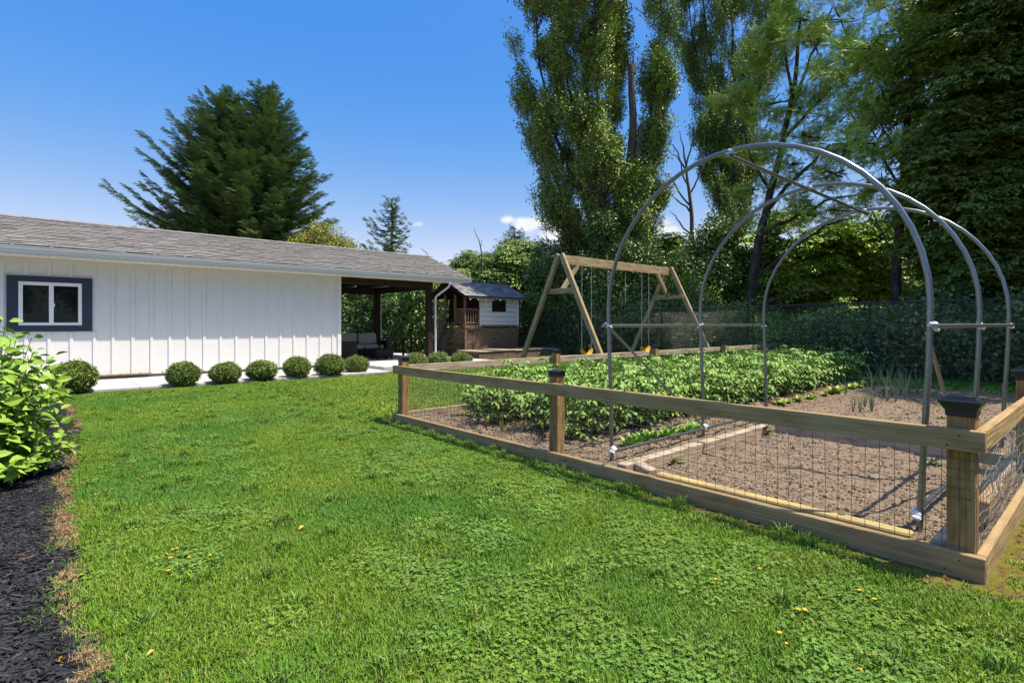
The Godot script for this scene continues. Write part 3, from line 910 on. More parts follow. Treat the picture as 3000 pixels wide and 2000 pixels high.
	for k in 2:
		part("board", bx(Vector3(4.6, 0.14, 0.04), 0.004, Vector2(k * 2.0, k)), M.cedar, sb, Transform3D(Basis(), Vector3(2.3, 0.075 + k * 0.146, 0)))
		part("board", bx(Vector3(0.04, 0.14, 1.3), 0.004, Vector2(k * 3.0, k)), M.cedar, sb, Transform3D(Basis(), Vector3(0.02, 0.075 + k * 0.146, -0.68)))
		part("board", bx(Vector3(0.04, 0.14, 1.3), 0.004, Vector2(k * 3.0, k)), M.cedar, sb, Transform3D(Basis(), Vector3(4.58, 0.075 + k * 0.146, -0.68)))
	for k in 8:
		part("lid_board", bx(Vector3(0.56, 0.03, 1.42), 0.004, Vector2(k * 1.3, k * 0.7)), M.oldwood if k % 3 != 1 else M.ladder, sb, Transform3D(Basis(Vector3.UP, rv(-0.008, 0.008)), Vector3(0.3 + k * 0.572, 0.316 + (0.02 if k in [2, 5] else 0.0), -0.66)))

# ---------------------------------------------------------------- swing set
func chain_mesh(l: float, rod_from: float) -> ArrayMesh:
	var b := B.new()
	var y := 0.0
	var k := 0
	while y < rod_from:
		var turn := Basis(Vector3.UP, PI / 2 * (k % 2))
		var ring := []
		for j in 9:
			var a := TAU * j / 8.0
			ring.append(Vector3(0, -y - 0.026, 0) + turn * Vector3(cos(a) * 0.012, sin(a) * 0.03, 0))
		b.tube(ring, [0.0042], 4, Color.WHITE, false)
		y += 0.048
		k += 1
	if rod_from < l:
		b.tube([Vector3(0, -rod_from, 0), Vector3(0, -l, 0)], [0.0085], 6)
	return b.mesh()

func belt_mesh(span: float) -> ArrayMesh:
	var b := B.new()
	var m := 14
	var last := []
	for i in m + 1:
		var t := float(i) / m
		var xx := (t - 0.5) * span
		var y := 0.17 * pow(absf(t - 0.5) * 2.0, 2.2)
		var w := 0.085 if t > 0.1 and t < 0.9 else 0.085 * sqrt(maxf(0.15, minf(t, 1.0 - t) / 0.1))
		var q := [Vector3(xx, y, -w), Vector3(xx, y, w), Vector3(xx, y - 0.013, w), Vector3(xx, y - 0.013, -w)]
		if i > 0:
			for j in 4:
				var l := (j + 1) % 4
				var a: Vector3 = last[j]
				var bb: Vector3 = last[l]
				var c: Vector3 = q[l]
				var d: Vector3 = q[j]
				b.flat3(a, bb, c, Color.WHITE); b.flat3(a, c, d, Color.WHITE)
		else:
			b.flat3(q[0], q[1], q[2], Color.WHITE); b.flat3(q[0], q[2], q[3], Color.WHITE)
		last = q
	b.flat3(last[0], last[1], last[2], Color.WHITE); b.flat3(last[0], last[2], last[3], Color.WHITE)
	return b.mesh()

func make_swings():
	var X1 := 10.3
	var X2 := 15.25
	var Zc := -9.72
	var t := thing("swing_set", "tall timber A-frame swing set standing on the lawn behind the garden", "swing set", Vector3(X1, 0, Zc))
	var L := X2 - X1
	part("top_beam", bx(Vector3(L - 0.02, 0.24, 0.09), 0.006), M.swing, t, Transform3D(Basis(), Vector3(L / 2, 2.99, 0)))
	for s in [0.0, L]:
		var o := -0.06 if s == 0.0 else 0.06
		for w in [-1.0, 1.0]:
			part("leg", beam(Vector3(s + o, 0.0, w * 1.62), Vector3(s + o, 3.12, w * 0.05), 0.09, 0.135), M.swing, t)
		part("crossbar", bx(Vector3(0.045, 0.13, 1.12), 0.004), M.swing, t, Transform3D(Basis(), Vector3(s + (0.012 if s == 0.0 else -0.012), 2.17, 0)))
		var inn := 1.0 if s == 0.0 else -1.0
		part("brace", beam(Vector3(s + inn * 0.03, 2.2, 0.0), Vector3(s + inn * 0.62, 2.90, 0.0), 0.085, 0.12), M.swing, t)
	var belt := belt_mesh(0.42)
	var first: Node3D = null
	for c in [[11.04, 11.53, 0.0], [13.77, 14.24, 0.08]]:
		var mid: float = (c[0] + c[1]) / 2
		if first == null:
			first = thing("belt_swing", "yellow belt swing on long chains beside the playhouse end of the beam", "swing", Vector3(mid, 0.0, Zc), 0.0, "yellow belt swings")
			part("seat", belt, M.yellow, first, Transform3D(Basis(), Vector3(0, 0.47, 0)))
			for s in [-1.0, 1.0]:
				part("chain", chain_mesh(2.22, 1.15), M.chain, first, Transform3D(Basis(), Vector3(s * 0.2, 2.87, 0)))
				part("hook", bx(Vector3(0.03, 0.06, 0.03), 0.004), M.chain, first, Transform3D(Basis(), Vector3(s * 0.2, 2.86, 0)))
		else:
			var d := copy_of(first, Vector3(mid, 0.0, Zc), 0.05)
			d.set_meta("label", "yellow belt swing on long chains beside the chain-link fence end of the beam")
	for c in [[12.2, "short empty chain hanging from the middle of the swing beam, nearer the first yellow swing"], [13.01, "short empty chain hanging from the swing beam, beside the far yellow swing"]]:
		single("hanging_chain", chain_mesh(0.95, 0.95), M.chain, c[1], "chain", Vector3(c[0], 2.87, Zc), 0.0, "empty chains on the swing beam")
	var ub := thing("utility_box", "small dark box with pale lid on a short post near the swings", "box", Vector3(16.3, 0, -11.6))
	part("post", bx(Vector3(0.09, 0.5, 0.09), 0.004), M.capblack, ub, Transform3D(Basis(), Vector3(0, 0.25, 0)))
	part("box", bx(Vector3(0.16, 0.34, 0.18), 0.01), M.capblack, ub, Transform3D(Basis(), Vector3(0, 0.62, 0)))
	part("lid", bx(Vector3(0.17, 0.09, 0.19), 0.012), M.tape, ub, Transform3D(Basis(), Vector3(0, 0.82, 0)))

# ---------------------------------------------------------------- garden fence
func pyramid_cap() -> ArrayMesh:
	var b := B.new()
	b.box(Vector3(0, 0.014, 0), Vector3(0.116, 0.036, 0.116), Basis.IDENTITY, 0.004)
	var r := 0.064
	var q := [Vector3(-r, 0.034, -r), Vector3(r, 0.034, -r), Vector3(r, 0.034, r), Vector3(-r, 0.034, r)]
	var s := [Vector3(-r, 0.046, -r), Vector3(r, 0.046, -r), Vector3(r, 0.046, r), Vector3(-r, 0.046, r)]
	for i in 4:
		var j := (i + 1) % 4
		var mid: Vector3 = (q[i] + q[j]) / 2
		var nn := Vector3(mid.x, 0, mid.z).normalized()
		b.quad(q[i], q[j], s[j], s[i], nn, Vector2.ZERO, Vector2.RIGHT, Vector2.ONE, Vector2.DOWN, Color.WHITE)
		var n2 := (nn + Vector3.UP * 2.0).normalized()
		b.tri(s[i], s[j], Vector3(0, 0.062, 0), n2, n2, n2, Vector2.ZERO, Vector2.RIGHT, Vector2.ONE, Color.WHITE)
	b.quad(q[0], q[1], q[2], q[3], Vector3.DOWN, Vector2.ZERO, Vector2.RIGHT, Vector2.ONE, Vector2.DOWN, Color.WHITE)
	return b.mesh()

func solar_cap(parent: Node, y: float):
	var cap := Node3D.new()
	cap.name = "solar_cap"
	parent.add_child(cap, true)
	cap.position.y = y
	var b := B.new()
	b.box(Vector3(0, -0.014, 0), Vector3(0.128, 0.042, 0.128), Basis.IDENTITY, 0.005)
	# flared neck
	var lo := 0.067
	var hi := 0.086
	for i in 4:
		var bs := Basis(Vector3.UP, i * PI / 2)
		var nn: Vector3 = bs * Vector3(0, -0.4, 1).normalized()
		b.quad(bs * Vector3(-lo, 0.0, lo), bs * Vector3(lo, 0.0, lo), bs * Vector3(hi, 0.035, hi), bs * Vector3(-hi, 0.035, hi), nn, Vector2.ZERO, Vector2.RIGHT, Vector2.ONE, Vector2.DOWN, Color.WHITE)
	b.box(Vector3(0, 0.042, 0), Vector3(0.178, 0.016, 0.178), Basis.IDENTITY, 0.004)
	part("cap_body", b.mesh(), M.capblack, cap)
	part("solar_panel", bx(Vector3(0.154, 0.006, 0.154), 0.001), M.solar, cap, Transform3D(Basis(), Vector3(0, 0.0525, 0)))

func wire_mesh(p0: Vector3, along: Vector3, length: float, y0: float, y1: float, dx: float, dy: float, r: float, wobble: float) -> ArrayMesh:
	var b := B.new()
	var side := along.cross(Vector3.UP)
	var f := FastNoiseLite.new()
	f.seed = int(length * 100.0)
	f.frequency = 1.0
	var at := func(s: float, y: float) -> Vector3:
		var w1 := f.get_noise_2d(s * 1.3, y * 2.5) * wobble
		var w2 := f.get_noise_2d(s * 6.0 + 50.0, y * 3.0) * wobble * 0.45
		return p0 + along * (s + w2 * 0.8) + Vector3.UP * (y + w2 * 1.2) + side * w1
	var s := 0.0
	while s <= length:
		var pts := []
		var m := 7
		for i in m: pts.append(at.call(s, lerpf(y0, y1, float(i) / (m - 1))))
		b.tube(pts, [r], 4, Color.WHITE, false)
		s += dx
	var y := y0 + dy * 0.5
	while y < y1:
		var pts := []
		var m := int(length / 0.05) + 2
		for i in m: pts.append(at.call(length * i / (m - 1), y))
		b.tube(pts, [r], 4, Color.WHITE, false)
		y += dy
	return b.mesh()

func make_garden_fence():
	var top := 0.765
	var rh := 0.108
	var bh := 0.135
	var pcap := pyramid_cap()
	# front run, along Z at X = 3.53
	var fr := thing("garden_fence", "low timber garden fence with wire mesh, front run beside the lawn", "fence", Vector3(3.53, 0, -0.46), 0.0, "garden fence runs")
	part("top_rail", bx(Vector3(0.042, rh, 3.08), 0.004, Vector2(0.3, 0.1)), M.treated, fr, Transform3D(Basis(), Vector3(0.021, top - rh / 2, -1.54)))
	part("top_rail", bx(Vector3(0.042, rh, 2.838), 0.004, Vector2(4.3, 2.1)), M.treated, fr, Transform3D(Basis(), Vector3(0.021, top - rh / 2 - 0.004, -4.50)))
	part("bottom_board", bx(Vector3(0.044, bh, 3.08), 0.005, Vector2(7.7, 1.4)), M.treated, fr, Transform3D(Basis(), Vector3(0.021, 0.002 + bh / 2, -1.54)))
	part("bottom_board", bx(Vector3(0.044, bh, 2.85), 0.005, Vector2(1.1, 3.3)), M.treated, fr, Transform3D(Basis(), Vector3(0.021, 0.0 + bh / 2, -4.506)))
	var pm := bx(Vector3(0.116, 0.93, 0.116), 0.006, Vector2(0.2, 0.5))
	var pmb := bx(Vector3(0.104, 0.88, 0.104), 0.006, Vector2(2.2, 0.9))
	var p := part("post", pm, M.post, fr, Transform3D(Basis(), Vector3(0.108, 0.395, -0.104)))
	solar_cap(p, 0.465)
	for zz in [-3.03, -5.81]:
		p = part("post", pmb, M.post, fr, Transform3D(Basis(), Vector3(0.102, 0.385, zz)))
		part("cap", pcap, M.capblack, p, Transform3D(Basis(), Vector3(0, 0.44, 0)))
	var wm := wire_mesh(Vector3(3.578, 0, -0.5) - fr.position, Vector3(0, 0, -1), 5.85, 0.03, 0.70, 0.07, 0.05, 0.0016, 0.012)
	part("wire_mesh", wm, M.wirerust, fr).set_meta("kind", "stuff")
	var scr := B.new()
	scr.tube([Vector3(-0.002, 0, 0), Vector3(0.002, 0, 0)], [0.0045], 8)
	var scm := scr.mesh()
	for q in [[-0.10, 0.735], [-0.15, 0.68], [-2.98, 0.74], [-3.03, 0.685], [-5.80, 0.73], [-5.86, 0.68], [-0.10, 0.10], [-0.16, 0.04], [-2.98, 0.11], [-3.04, 0.05], [-5.80, 0.10]]:
		part("screw", scm, M.dark, fr, Transform3D(Basis(), Vector3(0.0, q[1], q[0])))
	# left run, along X at Z = -6.38
	var lf := thing("garden_fence", "low timber garden fence with wire mesh, run between potato bed and swing set", "fence", Vector3(3.574, 0, -6.38), 0.0, "garden fence runs")
	for k in 4:
		part("top_rail", bx(Vector3(2.876, 0.10, 0.04), 0.004, Vector2(k * 3.0, k * 0.7)), M.oldwood, lf, Transform3D(Basis(), Vector3(1.44 + k * 2.88, top - 0.055 + 0.003 * k, 0.0)))
		part("bottom_board", bx(Vector3(2.876, bh, 0.04), 0.004, Vector2(k * 3.0, 4 + k * 0.7)), M.oldwood, lf, Transform3D(Basis(), Vector3(1.44 + k * 2.88, bh / 2 + 0.002, 0.0)))
		p = part("post", pmb, M.post, lf, Transform3D(Basis(), Vector3(2.97 + k * 2.87, 0.385, 0.075 if k < 3 else 0.08)))
		part("cap", pcap, M.capblack, p, Transform3D(Basis(), Vector3(0, 0.44, 0)))
	wm = wire_mesh(Vector3(3.60, 0, -6.355) - lf.position, Vector3(1, 0, 0), 11.4, 0.03, 0.69, 0.07, 0.06, 0.0014, 0.02)
	part("wire_mesh", wm, M.wirerust, lf).set_meta("kind", "stuff")
	# right run, along X at Z = -0.46, wire sagging and bright
	var rt := thing("garden_fence", "low timber garden fence with wavy wire mesh, run beside the mossy ground", "fence", Vector3(3.574, 0, -0.46), 0.0, "garden fence runs")
	for k in 2:
		part("top_rail", bx(Vector3(2.996, rh, 0.044), 0.004, Vector2(k * 3.0 + 5.0, k * 0.7)), M.treated, rt, Transform3D(Basis(), Vector3(1.5 + k * 3.0, top - rh / 2 + 0.002, -0.022)))
		part("bottom_board", bx(Vector3(2.996, bh, 0.044), 0.005, Vector2(k * 3.0, 7 + k * 0.7)), M.treated, rt, Transform3D(Basis(), Vector3(1.5 + k * 3.0, bh / 2 + 0.004, -0.022)))
	for xx in [2.78, 5.6]:
		p = part("post", pm, M.post, rt, Transform3D(Basis(), Vector3(xx, 0.395, -0.105)))
		solar_cap(p, 0.465)
	wm = wire_mesh(Vector3(3.66, 0, -0.5) - rt.position, Vector3(1, 0, 0), 5.6, 0.08, 0.66, 0.05, 0.062, 0.0014, 0.05)
	part("wire_mesh", wm, M.wire, rt).set_meta("kind", "stuff")

# ---------------------------------------------------------------- hoop frame
func make_hoops():
	var t := thing("hoop_frame", "bare galvanised steel hoop greenhouse frame standing in the vegetable garden", "greenhouse frame", Vector3(4.05, 0, -2.0))
	var r := 1.22
	var cy := 1.43
	var rad := 0.0185
	var xs := [0.0, 1.66, 3.30]
	var k := 0
	for xx in xs:
		var pts := []
		var zl := -1.18
		var zr := 1.17
		pts.append(Vector3(xx, -0.1, zl))
		pts.append(Vector3(xx, 0.6, zl - 0.012))
		pts.append(Vector3(xx, 1.1, zl - 0.03))
		for i in 25:
			var a := PI - PI * i / 24.0
			pts.append(Vector3(xx, cy + r * sin(a), r * cos(a)))
		pts.append(Vector3(xx, 1.1, zr + 0.045))
		pts.append(Vector3(xx, 0.6, zr + 0.02))
		pts.append(Vector3(xx, -0.1, zr - 0.01))
		var b := B.new()
		b.tube(pts, [rad], 12)
		var hoop := part("hoop", b.mesh(), M.galv, t)
		# sleeve joints where two tubes meet
		for z in [pts[1], pts[pts.size() - 2]]:
			var s := B.new()
			s.tube([z - Vector3(0, 0.0, 0), z + Vector3(0, 0.09, 0)], [rad + 0.0035], 12)
			part("sleeve", s.mesh(), M.galv, hoop)
		# taped ties
		for q in [Vector3(xx, 1.29, -r - 0.005), Vector3(xx, 1.29, r + 0.01), Vector3(xx, cy + r - 0.01, -0.03)]:
			var s := B.new()
			var turn := rv(-0.4, 0.4)
			for j in 4:
				s.box(q + Vector3(0.012 * (j % 2), rv(-0.02, 0.02), rv(-0.012, 0.012)), Vector3(0.052, 0.02, 0.048), Basis.from_euler(Vector3(rv(-0.5, 0.5), turn + rv(-0.3, 0.3), rv(-0.6, 0.6))), 0.008)
			part("tie", s.mesh(), M.tape, t)
		k += 1
	# purlins along both sides and the ridge
	for q in [[Vector3(-0.06, 1.287, -r - 0.024), Vector3(3.34, 1.29, -r - 0.028)], [Vector3(-0.05, 1.29, r + 0.028), Vector3(3.34, 1.293, r + 0.028)], [Vector3(-0.04, cy + r - 0.045, -0.03), Vector3(3.36, cy + r - 0.04, -0.03)], [Vector3(-0.02, 0.125, -1.145), Vector3(3.3, 0.13, -1.145)], [Vector3(-0.02, 0.135, 1.135), Vector3(3.3, 0.14, 1.135)]]:
		var b := B.new()
		b.tube([q[0], q[1]], [0.016], 10)
		part("purlin", b.mesh(), M.galv, t)
	for q in [[Vector3(0.02, 1.265, -r + 0.0), Vector3(1.62, 0.14, -1.15)], [Vector3(0.02, 1.25, r - 0.02), Vector3(1.62, 0.14, 1.14)]]:
		var b := B.new()
		b.tube([q[0], q[1]], [0.0125], 8)
		part("brace", b.mesh(), M.galv, t)
	for q in [Vector3(-0.01, 0.135, 1.15), Vector3(0.0, 0.125, -1.16), Vector3(1.66, 0.13, -1.16)]:
		var s := B.new()
		s.box(q, Vector3(0.11, 0.02, 0.05), Basis.from_euler(Vector3(0.2, 0.3, 0.1)), 0.006)
		s.box(q + Vector3(0, 0.012, 0), Vector3(0.05, 0.05, 0.055), Basis.from_euler(Vector3(0.5, 0.1, 0.3)), 0.01)
		part("tie", s.mesh(), M.tape, t)

# ---------------------------------------------------------------- beds
func soil_h(x: float, z: float) -> float:
	var h := 0.018 * nz.get_noise_2d(x * 60.0, z * 60.0) + 0.020 * nz.get_noise_2d(x * 240.0 + 9.0, z * 240.0) + 0.013 * nz.get_noise_2d(x * 800.0, z * 800.0 + 70.0)
	if z < -3.25:
		h += 0.035 * (0.5 + 0.5 * cos((z + 3.85) * TAU / 0.68)) * smoothstep(-3.25, -3.5, z)
	elif x > 7.0:
		h += 0.03 * (0.5 + 0.5 * cos((z + 2.48) * TAU / 0.62)) * smoothstep(7.0, 7.6, x)
	return 0.035 + h

func soil_patch(x0: float, x1: float, z0: float, z1: float, st: float) -> ArrayMesh:
	var nx := int((x1 - x0) / st)
	var nzz := int((z1 - z0) / st)
	var v := PackedVector3Array()
	var n := PackedVector3Array()
	var hh := PackedFloat32Array()
	for j in nzz + 1:
		for i in nx + 1:
			var x := x0 + (x1 - x0) * i / nx
			var z := z0 + (z1 - z0) * j / nzz
			var h := soil_h(x, z)
			hh.append(h)
			v.append(Vector3(x, h, z))
	for j in nzz + 1:
		for i in nx + 1:
			var a := hh[j * (nx + 1) + maxi(i - 1, 0)]
			var b := hh[j * (nx + 1) + mini(i + 1, nx)]
			var c := hh[maxi(j - 1, 0) * (nx + 1) + i]
			var d := hh[mini(j + 1, nzz) * (nx + 1) + i]
			n.append(Vector3(a - b, 2.0 * st, c - d).normalized())
	var idx := PackedInt32Array()
	for j in nzz:
		for i in nx:
			var a := j * (nx + 1) + i
			idx.append(a); idx.append(a + 1); idx.append(a + nx + 2)
			idx.append(a); idx.append(a + nx + 2); idx.append(a + nx + 1)
	var arr := []
	arr.resize(Mesh.ARRAY_MAX)
	arr[Mesh.ARRAY_VERTEX] = v
	arr[Mesh.ARRAY_NORMAL] = n
	arr[Mesh.ARRAY_INDEX] = idx
	var am := ArrayMesh.new()
	am.add_surface_from_arrays(Mesh.PRIMITIVE_TRIANGLES, arr)
	return am

func clod_mesh(seed_: int) -> ArrayMesh:
	var r := RandomNumberGenerator.new()
	r.seed = seed_
	var b := B.new()
	var ico := []
	for i in 3:
		for k in 5:
			pass
	var pts := []
	var rings := [[0.0, 1.0, 1], [0.75, 0.55, 5], [0.9, -0.35, 5], [0.0, -0.8, 1]]
	for q in rings:
		var ring := []
		for k in q[2]:
			var a: float = TAU * (k + r.randf() * 0.4) / q[2]
			var s := r.randf_range(0.7, 1.2)
			ring.append(Vector3(cos(a) * q[0] * s, q[1] * 0.75 * r.randf_range(0.75, 1.2), sin(a) * q[0] * s))
		pts.append(ring)
	for k in 5:
		var l := (k + 1) % 5
		b.flat3(pts[0][0], pts[1][l], pts[1][k], Color.WHITE)
		b.flat3(pts[1][k], pts[1][l], pts[2][l], Color.WHITE)
		b.flat3(pts[1][k], pts[2][l], pts[2][k], Color.WHITE)
		b.flat3(pts[2][k], pts[2][l], pts[3][0], Color.WHITE)
	return b.mesh()

func make_beds():
	var a := structure("garden_soil", soil_patch(3.574, 7.2, -6.36, -0.48, 0.022), M.soil)
	structure("garden_soil_far", soil_patch(7.2, 15.2, -6.36, -0.42, 0.05), M.soil)
	# loose clods and crumbs
	var crumbs := stuff_root("soil_crumbs", "loose crumbs of earth covering the vegetable bed", "earth")
	for q in 2:
		var xf := []
		var cols := []
		var m := clod_mesh(5 + q)
		for i in 34000:
			var x := 3.6 + 9.0 * pow(rng.randf(), 1.7)
			var z := rv(-6.3, -0.5)
			var s := 0.003 + 0.012 * pow(rng.randf(), 4.0)
			if rng.randf() < 0.012: s *= 1.8
			xf.append(Transform3D(rbasis(s), Vector3(x, soil_h(x, z) + s * 0.25, z)))
			cols.append(jit(Color(0.215, 0.162, 0.112), 0.25))
		many("crumbs", m, M.bits, xf, cols, crumbs)
	# straw and dry leaf bits lying on the soil
	var sb := B.new()
	sb.box(Vector3.ZERO, Vector3(0.06, 0.0018, 0.004), Basis.IDENTITY, 0.0, Color(0.42, 0.34, 0.22))
	var xf := []
	var cols := []
	for i in 2600:
		var x := 3.6 + 8.5 * pow(rng.randf(), 1.5)
		var z := rv(-6.3, -0.5)
		xf.append(Transform3D(Basis(Vector3.UP, rv(0, TAU)).rotated(rdir(), rv(0, 0.3)).scaled(Vector3.ONE * rv(0.4, 1.2)), Vector3(x, soil_h(x, z) + 0.006, z)))
		cols.append(jit(Color(1, 1, 1), 0.4))
	tag(many("straw_bits", sb.mesh(), M.bits, xf, cols, self), "dry straw bits lying on the vegetable bed soil", "straw")
	# timbers that edge the hoop-house bed
	var tb := [
		[Vector3(3.66, 0.075, -2.78), Vector3(7.15, 0.075, -2.78), 0.085, 0.13, "oldwood", "pale weathered timber edging the bed along the left hoop legs"],
		[Vector3(3.632, 0.085, -0.78), Vector3(3.632, 0.085, -2.40), 0.09, 0.135, "yellowed", "yellowed timber edging the bed just behind the front fence"],
		[Vector3(3.62, 0.08, -0.655), Vector3(7.2, 0.08, -0.655), 0.085, 0.13, "oldwood", "grey timber edging the bed along the right hoop legs"],
		[Vector3(6.5, 0.08, -0.72), Vector3(6.5, 0.08, -2.70), 0.04, 0.13, "oldwood", "thin timber crossing the bed between the hoop legs"],
		[Vector3(4.35, 0.15, -0.60), Vector3(4.95, 0.15, -0.60), 0.10, 0.14, "treated", "short timber offcut lying against the bed edge behind the wavy wire"]]
	for q in tb:
		var c: Vector3 = (q[0] + q[1]) / 2
		single("bed_timber", beam(q[0] - c, q[1] - c, q[2], q[3], 0.008), M[q[4]], q[5], "timber", c)
	var bl := B.new()
	bl.box(Vector3(0, 0, 0), Vector3(0.34, 0.1, 0.09), Basis(Vector3.UP, PI / 2 - 0.5), 0.01)
	single("wood_block", bl.mesh(), M.oldwood, "short pale wood block at the bed corner behind the front fence", "wood block", Vector3(3.80, 0.09, -2.66))

# ---------------------------------------------------------------- vegetables
func potato_mesh(seed_: int) -> Array:
	var r := RandomNumberGenerator.new()
	r.seed = seed_
	var st := B.new()
	var lf := B.new()
	var ns := 12
	for s in ns:
		var az := TAU * s / ns + r.randf_range(-0.3, 0.3)
		var out := Vector3(cos(az), 0, sin(az))
		var lean := r.randf_range(0.12, 0.62)
		var hgt := r.randf_range(0.42, 0.66) * (1.0 - lean * 0.25)
		var p0 := out * 0.03
		var p1 := out * (lean * 0.26) + Vector3.UP * hgt * 0.55
		var p2 := out * (lean * 0.50) + Vector3.UP * hgt
		st.tube([p0, p1, p2], [0.009, 0.007, 0.003], 5, Color(0.13, 0.19, 0.06))
		for k in 6:
			var t := 0.22 + 0.78 * k / 5.0
			var base := p0.lerp(p1, t * 2.0) if t < 0.5 else p1.lerp(p2, t * 2.0 - 1.0)
			var a2 := az + (2.4 * k) + r.randf_range(-0.4, 0.4)
			var o2 := (Vector3(cos(a2), 0, sin(a2)) + out * 0.55).normalized()
			var rl := r.randf_range(0.13, 0.20)
			var rise := r.randf_range(0.1, 0.55)
			var dir := (o2 + Vector3.UP * rise).normalized()
			var q1 := base + dir * rl * 0.55
			var q2 := base + dir * rl * 0.8 + o2 * rl * 0.3 - Vector3.UP * rl * 0.15
			st.tube([base, q1, q2], [0.003, 0.0022, 0.0015], 3, Color(0.11, 0.17, 0.05), false)
			var g := r.randf_range(0.8, 1.25)
			for j in 7:
				var tt: float = [0.35, 0.35, 0.62, 0.62, 0.86, 0.86, 1.0][j]
				var at := base.lerp(q1, tt * 1.4) if tt < 0.7 else q1.lerp(q2, (tt - 0.7) / 0.3)
				var sd := o2.cross(Vector3.UP) * (1.0 if j % 2 == 0 else -1.0)
				var ld: Vector3 = (o2 * 0.9 - Vector3.UP * r.randf_range(0.25, 0.8)).normalized() if j == 6 else (sd + o2 * 0.45 - Vector3.UP * r.randf_range(0.05, 0.6)).normalized()
				var up := Vector3.UP + o2 * 0.3 + Vector3(r.randf_range(-0.4, 0.4), 0, r.randf_range(-0.4, 0.4))
				up = (up - ld * up.dot(ld)).normalized()
				var ll := r.randf_range(0.042, 0.072) * (1.2 if j == 6 else 1.0)
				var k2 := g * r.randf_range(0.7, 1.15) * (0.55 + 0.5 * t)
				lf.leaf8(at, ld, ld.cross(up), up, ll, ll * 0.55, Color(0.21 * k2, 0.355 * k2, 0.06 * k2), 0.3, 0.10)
	return [st.mesh(), lf.mesh()]

func rosette(n: int, l: float, w: float, lo: float, hi: float, col: Color, arch: float) -> ArrayMesh:
	var b := B.new()
	for k in n:
		var a := k * 2.4 + rv(-0.3, 0.3)
		var el := lerpf(lo, hi, float(k) / n)
		var d := Vector3(cos(a) * cos(el), sin(el), sin(a) * cos(el))
		var s := Vector3(-sin(a), 0, cos(a))
		var up := s.cross(d)
		if up.y < 0: up = -up
		b.leaf8(Vector3(cos(a), 0, sin(a)) * 0.012, d, s, up, l * rv(0.75, 1.1), w * rv(0.8, 1.1), jit(col, 0.2), arch, 0.18)
	return b.mesh()

func onion_mesh() -> ArrayMesh:
	var b := B.new()
	for k in 6:
		var a := k * 1.1 + rv(-0.3, 0.3)
		var o := Vector3(cos(a), 0, sin(a))
		var hgt := rv(0.26, 0.5)
		var ln := rv(0.03, 0.13)
		b.tube([o * 0.005, o * ln * 0.3 + Vector3.UP * hgt * 0.5, o * ln + Vector3.UP * hgt], [0.0055, 0.0045, 0.001], 5, jit(Color(0.19, 0.27, 0.14), 0.25))
	return b.mesh()

